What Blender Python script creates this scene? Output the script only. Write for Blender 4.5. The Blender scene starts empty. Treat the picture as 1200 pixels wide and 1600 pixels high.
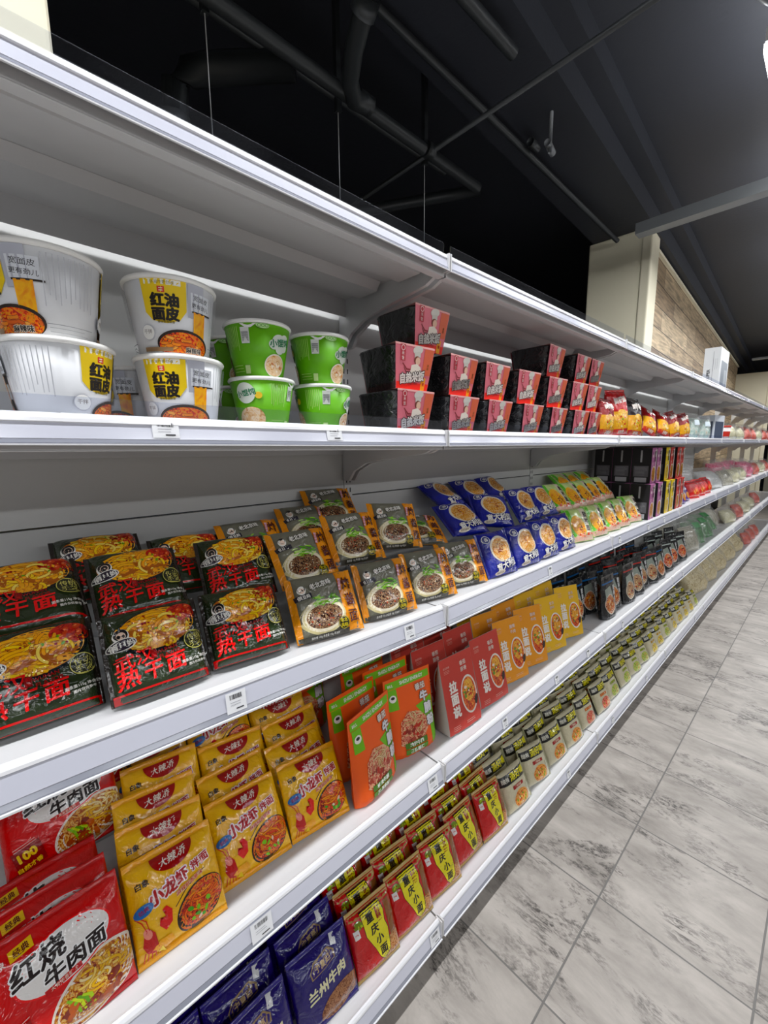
import bpy, math, random
import numpy as np
from math import sin, cos, pi, radians as R, atan2, hypot
from mathutils import Vector, Matrix, Euler, noise
from mathutils.bvhtree import BVHTree

S = bpy.context.scene
COL = S.collection
random.seed(7)

# ------------------------------------------------------------------ camera
CAM_Z = 1.53
cam = bpy.data.cameras.new('camera')
cam.sensor_fit = 'HORIZONTAL'; cam.sensor_width = 36.0
cam.lens = 651.6 / 1200 * 36.0
cam.clip_start = 0.02; cam.clip_end = 100
cam_o = bpy.data.objects.new('camera', cam); COL.objects.link(cam_o)
YAW, PITCH, ROLL = R(42.78), R(8.87), R(-0.61)
fw = Vector((sin(YAW) * cos(PITCH), cos(YAW) * cos(PITCH), -sin(PITCH)))
rt = fw.cross(Vector((0, 0, 1))).normalized(); up = rt.cross(fw)
r2 = rt * cos(ROLL) + up * sin(ROLL); u2 = -rt * sin(ROLL) + up * cos(ROLL)
m = Matrix((r2, u2, -fw)).transposed().to_4x4(); m.translation = (0, 0, CAM_Z)
cam_o.matrix_world = m
S.camera = cam_o

# ------------------------------------------------------------------ exposure, world, lamps
S.view_settings.view_transform = 'Standard'; S.view_settings.look = 'None'
S.view_settings.exposure = 0.05; S.view_settings.gamma = 1.0
S.view_settings.use_curve_mapping = False
S.cycles.use_denoising = True
S.cycles.max_bounces = 6; S.cycles.diffuse_bounces = 3; S.cycles.glossy_bounces = 3
S.cycles.transmission_bounces = 5; S.cycles.transparent_max_bounces = 10
S.cycles.caustics_reflective = False; S.cycles.caustics_refractive = False
S.cycles.sample_clamp_indirect = 4.0
W = bpy.data.worlds.new('world'); S.world = W; W.use_nodes = True
W.node_tree.nodes['Background'].inputs[0].default_value = (0.9, 0.95, 1.0, 1)
W.node_tree.nodes['Background'].inputs[1].default_value = 0.12
LAMP_W = 16.0            # watts of each ceiling tube
LAMP_COL = (0.96, 0.98, 1.0)
LAMP_P = [1.3, .5, 1.15]
LAMP_ROWS = [(0.33, 3.02, [-4.1, -2.5, -0.9, 0.7, 2.32, 3.92, 5.52, 7.12, 8.72, 10.3]),
             (-1.9, 3.02, [-4.1, -2.5, -0.9, 0.7, 2.3, 3.9, 5.5, 7.1, 8.7, 10.3]),
             (-4.4, 3.02, [-4.1, -2.5, -0.9, 0.7, 2.3, 3.9, 5.5, 7.1, 8.7, 10.3])]

# ------------------------------------------------------------------ materials
MATS = {}
def mat(name, col, rough=0.5, metal=0.0, spec=0.5, bump=0, bscale=60, bdist=0.002, coat=0, alpha=None, emit=0, build=None):
    if name in MATS: return MATS[name]
    M = bpy.data.materials.new(name); M.use_nodes = True
    nt = M.node_tree; b = nt.nodes['Principled BSDF']
    b.inputs['Base Color'].default_value = (*col, 1)
    b.inputs['Roughness'].default_value = rough; b.inputs['Metallic'].default_value = metal
    b.inputs['Specular IOR Level'].default_value = spec
    if coat: b.inputs['Coat Weight'].default_value = coat; b.inputs['Coat Roughness'].default_value = 0.08
    if emit:
        b.inputs['Emission Color'].default_value = (*col, 1); b.inputs['Emission Strength'].default_value = emit
    if bump:
        tc = nt.nodes.new('ShaderNodeTexCoord'); n = nt.nodes.new('ShaderNodeTexNoise')
        n.inputs['Scale'].default_value = bscale; n.inputs['Detail'].default_value = 3; n.inputs['Distortion'].default_value = 1.2
        bp = nt.nodes.new('ShaderNodeBump'); bp.inputs['Strength'].default_value = bump; bp.inputs['Distance'].default_value = bdist
        nt.links.new(tc.outputs['Object'], n.inputs['Vector']); nt.links.new(n.outputs['Fac'], bp.inputs['Height'])
        nt.links.new(bp.outputs['Normal'], b.inputs['Normal'])
    if alpha is not None:
        b.inputs['Alpha'].default_value = alpha
    if build: build(nt, b)
    MATS[name] = M
    return M
def s2l(h):
    h = h.lstrip('#'); out = []
    for i in (0, 2, 4):
        c = int(h[i:i + 2], 16) / 255
        out.append(c / 12.92 if c <= 0.04045 else ((c + 0.055) / 1.055) ** 2.4)
    return tuple(out)
def ink(h, sat=1.32):      # printing inks are purer than the hex guess read off a lit photograph
    c = np.array(s2l(h)); l = c @ np.array((.3, .55, .15)); c = np.clip(l + (c - l) * sat, .002, 1)
    return tuple(float(v) * .92 for v in c)
def film(hexcol):      # printed plastic film of one ink colour
    return mat('film_' + hexcol, ink(hexcol), rough=0.11, spec=0.5, bump=0.9, bscale=32, bdist=0.006, coat=0.35)
def card(hexcol):      # printed board or paper of one ink colour
    return mat('card_' + hexcol, ink(hexcol, 1.08), rough=0.42, spec=0.4)
def matte(hexcol):     # matt pouch foil
    return mat('pouch_' + hexcol, ink(hexcol, 1.1), rough=0.45, spec=0.4, bump=0.2, bscale=35, bdist=0.003)
def food(name, cols, scale=90, dist=2.5, rough=0.25, wave=True):
    def build(nt, b):
        tc = nt.nodes.new('ShaderNodeTexCoord')
        n = nt.nodes.new('ShaderNodeTexNoise'); n.inputs['Scale'].default_value = scale; n.inputs['Detail'].default_value = 4
        n.inputs['Distortion'].default_value = dist
        nt.links.new(tc.outputs['Object'], n.inputs['Vector'])
        r = nt.nodes.new('ShaderNodeValToRGB'); e = r.color_ramp.elements
        k = len(cols)
        while len(e) < k: e.new(0.5)
        for i, c in enumerate(cols):
            e[i].position = 0.3 + 0.4 * i / (k - 1); e[i].color = (*ink(c), 1)
        nt.links.new(n.outputs['Fac'], r.inputs['Fac']); nt.links.new(r.outputs['Color'], b.inputs['Base Color'])
    return mat('food_' + name, (1, 1, 1), rough=rough, spec=0.5, coat=0.3, build=build)

white_metal = mat('white_powder_coat', (0.67, 0.67, 0.68), rough=0.35, spec=0.4)
panel_metal = mat('panel_powder_coat', (0.68, 0.68, 0.67), rough=0.42, spec=0.35)
rail_plastic = mat('rail_plastic', (0.60, 0.61, 0.70), rough=0.14, spec=0.7)
rail_lip = mat('rail_grey_lip', (0.26, 0.27, 0.32), rough=0.15, spec=0.7)
rail_white = mat('rail_white_ridge', (0.85, 0.85, 0.88), rough=0.15, spec=0.7)
dark_gap = mat('dark_slot', (0.02, 0.02, 0.02), rough=0.8)
def _clear(nt, b):
    t = nt.nodes.new('ShaderNodeBsdfTransparent'); t.inputs[0].default_value = (0.93, 0.95, 1, 1)
    g = nt.nodes.new('ShaderNodeBsdfGlossy'); g.inputs['Roughness'].default_value = 0.08
    mx = nt.nodes.new('ShaderNodeMixShader'); mx.inputs[0].default_value = 0.10; out = nt.nodes['Material Output']
    nt.links.new(t.outputs[0], mx.inputs[1]); nt.links.new(g.outputs[0], mx.inputs[2]); nt.links.new(mx.outputs[0], out.inputs[0])
clear_plastic = mat('clear_plastic', (1, 1, 1), build=_clear)
def _bag(nt, b):
    t = nt.nodes.new('ShaderNodeBsdfTransparent'); t.inputs[0].default_value = (0.97, 0.97, 0.96, 1)
    g = nt.nodes.new('ShaderNodeBsdfPrincipled'); g.inputs['Base Color'].default_value = (0.8, 0.8, 0.8, 1); g.inputs['Roughness'].default_value = 0.12
    n = nt.nodes.new('ShaderNodeTexNoise'); n.inputs['Scale'].default_value = 30; n.inputs['Distortion'].default_value = 1.5
    bp = nt.nodes.new('ShaderNodeBump'); bp.inputs['Strength'].default_value = 0.7; bp.inputs['Distance'].default_value = 0.01
    tc = nt.nodes.new('ShaderNodeTexCoord')
    nt.links.new(tc.outputs['Object'], n.inputs['Vector']); nt.links.new(n.outputs['Fac'], bp.inputs['Height'])
    nt.links.new(bp.outputs['Normal'], g.inputs['Normal'])
    mx = nt.nodes.new('ShaderNodeMixShader'); mx.inputs[0].default_value = 0.17; out = nt.nodes['Material Output']
    nt.links.new(t.outputs[0], mx.inputs[1]); nt.links.new(g.outputs[0], mx.inputs[2]); nt.links.new(mx.outputs[0], out.inputs[0])
bag_film = mat('clear_bag_film', (1, 1, 1), build=_bag)

# ------------------------------------------------------------------ mesh helpers
def new_mesh(name, verts, faces, mats, midx=None, smooth=True):
    me = bpy.data.meshes.new(name)
    me.from_pydata([tuple(v) for v in verts], [], faces)
    for q in mats: me.materials.append(q)
    if midx is not None: me.polygons.foreach_set('material_index', midx)
    me.polygons.foreach_set('use_smooth', [smooth] * len(faces))
    me.update()
    return me
def link(name, me, parent=None, loc=(0, 0, 0)):
    o = bpy.data.objects.new(name, me); COL.objects.link(o)
    if parent: o.parent = parent
    o.location = loc
    return o
def tag(o, label=None, cat=None, group=None, kind=None):
    if label: o['label'] = label
    if cat: o['category'] = cat
    if group: o['group'] = group
    if kind: o['kind'] = kind
    return o
def empty(name, loc, label, cat, group=None):
    o = bpy.data.objects.new(name, None); o.empty_display_size = 0.05; COL.objects.link(o); o.location = loc
    return tag(o, label, cat, group)
class MB:
    def __init__(s): s.v = []; s.f = []; s.m = []; s.mats = []
    def mi(s, q):
        if q not in s.mats: s.mats.append(q)
        return s.mats.index(q)
    def add(s, vs, fs, q):
        k = len(s.v); i = s.mi(q); s.v += [tuple(x) for x in vs]
        for f in fs: s.f.append(tuple(k + j for j in f)); s.m.append(i)
        return s
    def box(s, x0, x1, y0, y1, z0, z1, q):
        vs = [(x, y, z) for x in (x0, x1) for y in (y0, y1) for z in (z0, z1)]
        return s.add(vs, [(0, 1, 3, 2), (4, 6, 7, 5), (0, 4, 5, 1), (2, 3, 7, 6), (0, 2, 6, 4), (1, 5, 7, 3)], q)
    def extr(s, prof, x0, x1, q):          # closed (y,z) profile along x
        n = len(prof); vs = [(x0, a, b) for a, b in prof] + [(x1, a, b) for a, b in prof]
        fs = [(i, (i + 1) % n, n + (i + 1) % n, n + i) for i in range(n)] + [tuple(range(n))[::-1], tuple(range(n, 2 * n))]
        return s.add(vs, fs, q)
    def tube(s, pts, r, q, n=12):
        pts = [Vector(p) for p in pts]; rings = []
        for i, p in enumerate(pts):
            d = (pts[min(i + 1, len(pts) - 1)] - pts[max(i - 1, 0)]).normalized()
            a = d.cross(Vector((0, 0, 1)) if abs(d.z) < 0.9 else Vector((1, 0, 0))).normalized(); b = d.cross(a)
            rings += [p + (a * cos(2 * pi * k / n) + b * sin(2 * pi * k / n)) * r for k in range(n)]
        fs = [(i * n + k, i * n + (k + 1) % n, (i + 1) * n + (k + 1) % n, (i + 1) * n + k) for i in range(len(pts) - 1) for k in range(n)]
        fs += [tuple(range(n)), tuple(range(len(rings) - n, len(rings)))[::-1]]
        return s.add(rings, fs, q)
    def mesh(s, name, smooth=False): return new_mesh(name, s.v, s.f, s.mats, s.m, smooth)
    def build(s, name, parent=None, loc=(0, 0, 0), smooth=False): return link(name, s.mesh(name, smooth), parent, loc)
def bevel(o, w=0.002, seg=2):
    b = o.modifiers.new('bevel', 'BEVEL'); b.width = w; b.segments = seg; b.limit_method = 'ANGLE'; return o

# ------------------------------------------------------------------ lettering
_TX = {}
def glyphs(txt, bold):
    k = (txt, bold)
    if k not in _TX:
        cu = bpy.data.curves.new('lettering', 'FONT'); cu.body = txt; cu.size = 1; cu.resolution_u = 2; cu.offset = bold
        o = bpy.data.objects.new('lettering', cu); COL.objects.link(o)
        dg = bpy.context.evaluated_depsgraph_get(); me = bpy.data.meshes.new_from_object(o.evaluated_get(dg))
        v = np.array([x.co[:2] for x in me.vertices]).reshape(-1, 2); f = [tuple(p.vertices) for p in me.polygons]
        bpy.data.objects.remove(o); bpy.data.curves.remove(cu); bpy.data.meshes.remove(me)
        if len(v):
            v = v - (v.min(0) + v.max(0)) / 2
        _TX[k] = (v, f)
    return _TX[k]
def refined(txt, maxlen):
    k = (txt, round(maxlen, 3), 'r')
    if k not in _TX:
        v, f = glyphs(txt, 0); V = [tuple(p) for p in v]; out = []; mid = {}
        st = list(f)
        while st:
            t = st.pop(); e = [(math.dist(V[t[i]], V[t[(i + 1) % 3]]), i) for i in range(3)]; l, i = max(e)
            if l <= maxlen: out.append(t); continue
            a, b, c = t[i], t[(i + 1) % 3], t[(i + 2) % 3]; q = (min(a, b), max(a, b))
            if q not in mid: mid[q] = len(V); V.append(((V[a][0] + V[b][0]) / 2, (V[a][1] + V[b][1]) / 2))
            st += [(a, mid[q], c), (mid[q], b, c)]
        _TX[k] = (np.array(V).reshape(-1, 2), out)
    return _TX[k]
class Print:
    """printed artwork on a wrapper: flat shapes in millimetres laid over the wrapper's own surface"""
    def __init__(s): s.parts = {}; s.n = 0.0006; s.cur = 'printed_picture'; s.step = .00006
    def part(s, name): s.cur = name; return s
    def add(s, v2, fs, q):
        s.n += s.step
        s.parts.setdefault(s.cur, []).append((np.array(v2, float) * 0.001, fs, q, s.n)); return s
    def star(s, pts, q, c=None, rings=3):
        p = np.array(pts, float); c = p.mean(0) if c is None else np.array(c, float); q2 = []
        for a, b in zip(p, np.roll(p, -1, 0)):
            k = max(1, int(np.linalg.norm(b - a) / 6)); q2 += [a + (b - a) * i / k for i in range(k)]
        p = np.array(q2); n = len(p); rings = max(rings if np.ptp(p) > 12 else 1, int(np.linalg.norm(p - c, axis=1).max() / 6.5))
        vs = [c]
        for k in range(1, rings + 1): vs += list(c + (p - c) * k / rings)
        fs = [(0, 1 + i, 1 + (i + 1) % n) for i in range(n)]
        for k in range(rings - 1):
            a = 1 + k * n; b = a + n
            fs += [(a + i, b + i, b + (i + 1) % n, a + (i + 1) % n) for i in range(n)]
        return s.add(vs, fs, q)
    def ell(s, cx, cz, rx, rz, q, rot=0, n=30, a0=0, a1=2 * pi, rings=3):
        t = np.linspace(a0, a1, n, endpoint=(a1 - a0) < 6.28); c_, s_ = cos(R(rot)), sin(R(rot))
        p = np.c_[rx * np.cos(t), rz * np.sin(t)]
        return s.star(np.c_[cx + p[:, 0] * c_ - p[:, 1] * s_, cz + p[:, 0] * s_ + p[:, 1] * c_], q, None if a1 - a0 > 6.28 else (cx, cz), rings=rings)
    def rect(s, cx, cz, w, h, q, rot=0, step=7, shear=0):
        nx, nz = max(1, int(w / step)), max(1, int(h / step)); c_, s_ = cos(R(rot)), sin(R(rot)); vs = []
        for j in range(nz + 1):
            for i in range(nx + 1):
                b = (j / nz - .5) * h; a = (i / nx - .5) * w + shear * b; vs.append((cx + a * c_ - b * s_, cz + a * s_ + b * c_))
        fs = [(j * (nx + 1) + i, j * (nx + 1) + i + 1, (j + 1) * (nx + 1) + i + 1, (j + 1) * (nx + 1) + i) for j in range(nz) for i in range(nx)]
        return s.add(vs, fs, q)
    def ring(s, cx, cz, r, w, q, n=32):
        t = np.linspace(0, 2 * pi, n, endpoint=False); vs = [(cx + k * cos(a), cz + k * sin(a)) for k in (r - w, r) for a in t]
        return s.add(vs, [(i, n + i, n + (i + 1) % n, (i + 1) % n) for i in range(n)], q)
    def strip(s, pts, w, q):
        p = np.array(pts, float); d = np.gradient(p, axis=0); nrm = np.c_[-d[:, 1], d[:, 0]]; nrm /= np.linalg.norm(nrm, axis=1)[:, None] + 1e-9
        n = len(p); taper = np.ones(n); taper[0] = taper[-1] = .6; o = nrm * (w / 2 * taper)[:, None]
        return s.add(np.r_[p - o, p + o], [(i, i + 1, n + i + 1, n + i) for i in range(n - 1)], q)
    def text(s, t, cx, cz, h, q, rot=0, bold=0.02, sx=1, shear=0, vertical=False, gap=1.12, edge=None, ew=0.05):
        items = [(ch, 0, -(i - (len(t) - 1) / 2) * h * gap) for i, ch in enumerate(t)] if vertical else [(t, 0, 0)]
        c_, s_ = cos(R(rot)), sin(R(rot))
        for col, rad, ns in (((edge, bold + ew, 10),) if edge else ()) + ((q, bold, 6 if bold > .012 else 0),):
            for ch, ox, oz in items:
                v, f = refined(ch, 6.5 / h if h > 12 else 9)
                if not len(v): continue
                v = v * h; V = []; FS = []
                for dx, dz in [(0, 0)] + [(rad * h * cos(2 * pi * k / ns), rad * h * sin(2 * pi * k / ns)) for k in range(ns)]:
                    FS += [tuple(i + len(V) * len(v) for i in t_) for t_ in f]
                    V.append(np.c_[(v[:, 0] + dx) * sx + shear * (v[:, 1] + dz) + ox, v[:, 1] + dz + oz])
                v = np.concatenate(V)
                s.add(np.c_[cx + v[:, 0] * c_ - v[:, 1] * s_, cz + v[:, 0] * s_ + v[:, 1] * c_], FS, col)
        return s
    def lines(s, cx, cz, w, n, pitch, q, rot=0, th=1.0, vertical=False):   # rows of very small print
        s.n += s.step; s.step = .000004
        for i in range(n):
            k = (i - (n - 1) / 2) * pitch; l = w * random.uniform(.75, 1)
            if vertical: s.rect(cx + k, cz + (w - l) / 2, th, l, q, step=12)
            else: s.rect(cx - (w - l) / 2 * 1 + k * sin(R(rot)), cz - k * cos(R(rot)), l, th, q, rot, step=12)
        s.step = .00006
        return s
    def strands(s, cx, cz, rx, rz, n, w, cols, dark, seed=1, rot=0):
        g = random.Random(seed); s.step = .00001
        for _ in range(n):
            a = g.uniform(0, 2 * pi); k = math.sqrt(g.random()) * .85; ox, oz = cx + rx * k * cos(a), cz + rz * k * sin(a)
            r = g.uniform(.25, .7) * min(rx, rz) * 1.3; a0 = g.uniform(0, 2 * pi); da = g.uniform(1.0, 2.6); fl = g.uniform(.35, .8)
            pts = [(ox + r * cos(a0 + da * t / 9), oz + r * fl * sin(a0 + da * t / 9)) for t in range(10)]
            pts = [p for p in pts if ((p[0] - cx) / rx) ** 2 + ((p[1] - cz) / rz) ** 2 < 1]
            if len(pts) < 4: continue
            s.strip(pts, w * 1.35, dark); s.strip(pts, w, g.choice(cols))
        s.step = .00006
        return s
    def bits(s, cx, cz, rx, rz, n, r0, r1, cols, seed=1):
        g = random.Random(seed); s.step = .00001
        for _ in range(n):
            a = g.uniform(0, 2 * pi); k = math.sqrt(g.random()) * .9
            s.ell(cx + rx * k * cos(a), cz + rz * k * sin(a), g.uniform(r0, r1), g.uniform(r0, r1) * .7, g.choice(cols), g.uniform(0, 180), n=9, rings=1)
        s.step = .00006
        return s
    def meshes(s, surf):
        out = []
        for name, L in s.parts.items():
            bb = [(v.min(0), v.max(0)) for v, *_ in L]; g = list(range(len(L)))
            def root(i):
                while g[i] != i: i = g[i]
                return i
            for i in range(len(L)):
                for j in range(i):
                    d = np.maximum(0, np.maximum(bb[i][0] - bb[j][1], bb[j][0] - bb[i][1])); z = max((bb[i][1] - bb[i][0]).max(), (bb[j][1] - bb[j][0]).max())
                    if np.hypot(*d) < max(.017, .42 * z): g[root(i)] = root(j)
            for c in sorted(set(root(i) for i in range(len(L)))):
                b = MB()
                for i, (v2, fs, q, off) in enumerate(L):
                    if root(i) == c: b.add([surf(x, z, off) for x, z in v2], fs, q)
                out.append((name, b.mesh(name, True)))
        return out

# ------------------------------------------------------------------ wrappers
def pillow(w, h, d, seal='tb', fin=.01, p=4, q=3, amp=.0012, seed=0, bodymat=None, finmat=None, sidemat=None, edge=0.0, nx=42, nz=38, topfin=True, wedge=None, sag=0.0):
    """film pack standing on z=0 centred on x: returns (wrapper mesh, seal mesh or None, surface function)"""
    off = Vector((seed * 7.3, seed * 3.1, seed * 1.7))
    def T(x, z):
        if wedge: t = wedge(x / (w / 2), z / h) * d / 2; u = 0; v = 0; return max(t, .0012)
        if seal == 'tb': u = abs(x) / (w / 2); v = abs(z - h / 2) / (h / 2 - fin)
        else: u = abs(z - h / 2) / (h / 2); v = abs(x) / (w / 2 - fin)
        u = min(u, 1); v = min(v, 1)
        return max(d / 2 * (edge + (1 - edge) * (1 - u ** p) ** .5) * (1 - v ** q) ** .6, .0006)
    def crk(x, z, sgn):
        t = T(x, z) / (d / 2)
        v = noise.noise(Vector((x * 48, z * 48, sgn * 3)) + off) * .5 + noise.noise(Vector((x * 22, z * 22, sgn * 5)) + off) * 1.4
        e = (abs(z - h / 2) / (h / 2)) ** 4 if seal == 'tb' else (abs(x) / (w / 2)) ** 4
        v += e * .8 * sin((x if seal == 'tb' else z) * 330 + 3 * seed)
        return amp * v * min(1, t * 1.5)
    def pos(x, z, sgn):
        y = sgn * (T(x, z)) + crk(x, z, sgn) * (1 if sgn < 0 else .6)
        return Vector((x, y, z))
    def surf(x, z, o):
        x = max(-w / 2 + .0005, min(w / 2 - .0005, x)); z = max(.0005, min(h - .0005, z)); e = .0012
        P0 = pos(x, z, -1); dx = pos(min(x + e, w / 2), z, -1) - pos(max(x - e, -w / 2), z, -1); dz = pos(x, min(z + e, h), -1) - pos(x, max(z - e, 0), -1)
        n = dx.cross(dz)
        if n.length < 1e-12: n = Vector((0, -1, 0))
        n.normalize()
        n = (n + Vector((0, -.6, 0))).normalized()
        return P0 + n * o
    us = [sin(pi / 2 * (2 * i / nx - 1)) for i in range(nx + 1)]
    xs = [u * w / 2 for u in us]; zs = [h / 2 + sin(pi / 2 * (2 * j / nz - 1)) * h / 2 for j in range(nz + 1)]
    if seal == 'tb' and not wedge:
        zs = sorted(set([0, fin * .5, fin] + [h / 2 + sin(pi / 2 * (2 * j / nz - 1)) * (h / 2 - fin) for j in range(nz + 1)] + [h - fin * .5, h]))
    elif not wedge:
        xs = sorted(set([-w / 2, -w / 2 + fin * .5] + [sin(pi / 2 * (2 * i / nx - 1)) * (w / 2 - fin) for i in range(nx + 1)] + [w / 2 - fin * .5, w / 2]))
    b = MB(); s = MB(); NX, NZ = len(xs), len(zs)
    body = bodymat; fm = finmat or bodymat
    F = [pos(x, z, -1) for z in zs for x in xs]; B = [pos(x, z, 1) for z in zs for x in xs]
    for side, V in ((0, F), (1, B)):
        k = len(b.v); b.v += [tuple(v) for v in V]
        for j in range(NZ - 1):
            for i in range(NX - 1):
                a = k + j * NX + i; f = (a, a + 1, a + NX + 1, a + NX)
                isfin = not wedge and ((zs[j + 1] <= fin * 1.001 or zs[j] >= h - fin * 1.001) if seal == 'tb' else (xs[i + 1] <= -w / 2 + fin * 1.001 or xs[i] >= w / 2 - fin * 1.001))
                b.f.append(f if side == 0 else f[::-1]); b.m.append(b.mi(fm if isfin else body))
    n0 = NX * NZ
    loop = list(range(NX)) + [NX - 1 + NX * j for j in range(1, NZ)] + [NX * (NZ - 1) + i for i in range(NX - 2, -1, -1)] + [NX * j for j in range(NZ - 2, 0, -1)]
    for a, c in zip(loop, loop[1:] + loop[:1]):
        b.f.append((a, a + n0, c + n0, c)); b.m.append(b.mi(sidemat or fm))
    wr = b.mesh('wrapper', True)
    return wr, surf
PLACED = []; UNRES = []
def settle(key, me, M, loc, width, free=True):
    """nudge a pack off the ones already standing there"""
    if key not in _TREES:
        _TREES[key] = (np.array([(v.co + v.normal * .0016)[:] for v in me.vertices]), [tuple(p.vertices) for p in me.polygons])
    v, f = _TREES[key]; w = v @ M.T; loc = np.array(loc, float)
    z0 = loc[2]
    for it in range(30):
        P_ = w + loc; lo, hi = P_.min(0), P_.max(0); near = [q for q in PLACED if (q[0] < hi).all() and (q[1] > lo).all()]
        t = BVHTree.FromPolygons([Vector(p) for p in P_], f, epsilon=.0012)
        hit = [q for q in near if t.overlap(q[2])] if free else []
        if not hit: break
        d = np.zeros(3)
        for q in hit:
            dx = (loc - q[3])[:2]
            if abs(dx[0]) > .62 * width: d[0] += .0022 * np.sign(dx[0])
            elif dx[1] > -.01: d[1] += .003
            else: d[2] += .003
        if loc[1] + d[1] + (w.max(0)[1]) > YB - .004: d[1] = 0; d[2] += .003
        if loc[2] - z0 > .022: d[2] = 0
        if not d.any(): break
        loc = loc + np.clip(d, -.004, .004)
    UNRES.extend([(key, it)] if hit else [])
    PLACED.append((lo, hi, t, loc.copy()))
    return tuple(loc)
_TREES = {}
class Kit:
    def __init__(s, name, cat): s.name = name; s.cat = cat; s.parts = []; s.pts = None; s.count = 0
    def add(s, name, me, label=None, sub=()):
        s.parts.append((name, me, label, sub))
        v = np.array([x.co[:] for x in me.vertices]); s.pts = v if s.pts is None else np.r_[s.pts, v]
        s.proto = None; return s
    def prints(s, P, surf):
        for n, me in P.meshes(surf): s.add(n, me)
        return s
    def put(s, x, y, z, lean=0, yaw=0, roll=0, label='', group=None):
        """front-bottom edge at y, lowest point at z, x of the centre of the base"""
        e = Euler((R(-lean), R(roll), R(yaw)), 'YXZ'); M = np.array(e.to_matrix()); w = s.pts @ M.T
        low = w[w[:, 2] < w[:, 2].min() + .35 * (w[:, 2].max() - w[:, 2].min())]
        loc = (x - (low[:, 0].min() + low[:, 0].max()) / 2, y - low[:, 1].min(), z - w[:, 2].min())
        loc = settle(id(s), s.parts[0][1], M, loc, s.pts[:, 0].max() - s.pts[:, 0].min(), s.cat not in ('noodle cup', 'rice bowl', 'noodle box'))
        if s.proto is None:
            root = bpy.data.objects.new(s.name, None); root.empty_display_size = .03; COL.objects.link(root); root.rotation_mode = 'YXZ'
            for n, me, lb, sub in s.parts:
                o = link(n, me, root)
                if lb: o['label'] = lb
                for n2, me2 in sub: link(n2, me2, o)
            s.proto = root
        else:
            root = s.proto.copy(); COL.objects.link(root)
            for ch in s.proto.children:
                c = ch.copy(); COL.objects.link(c); c.parent = root
                for g in ch.children:
                    k = g.copy(); COL.objects.link(k); k.parent = c
        root.location = loc; root.rotation_euler = e
        for k in ('label', 'category', 'group'):
            if k in root: del root[k]
        tag(root, label, s.cat, group); s.count += 1
        return root
ROWS = ['front', 'second', 'third', 'fourth', 'fifth', 'sixth']
ORD = ['first', 'second', 'third', 'fourth', 'fifth', 'sixth', 'seventh', 'eighth', 'ninth', 'tenth', 'eleventh', 'twelfth', 'thirteenth',
       'fourteenth', 'fifteenth', 'sixteenth', 'seventeenth', 'eighteenth', 'nineteenth', 'twentieth']

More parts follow.
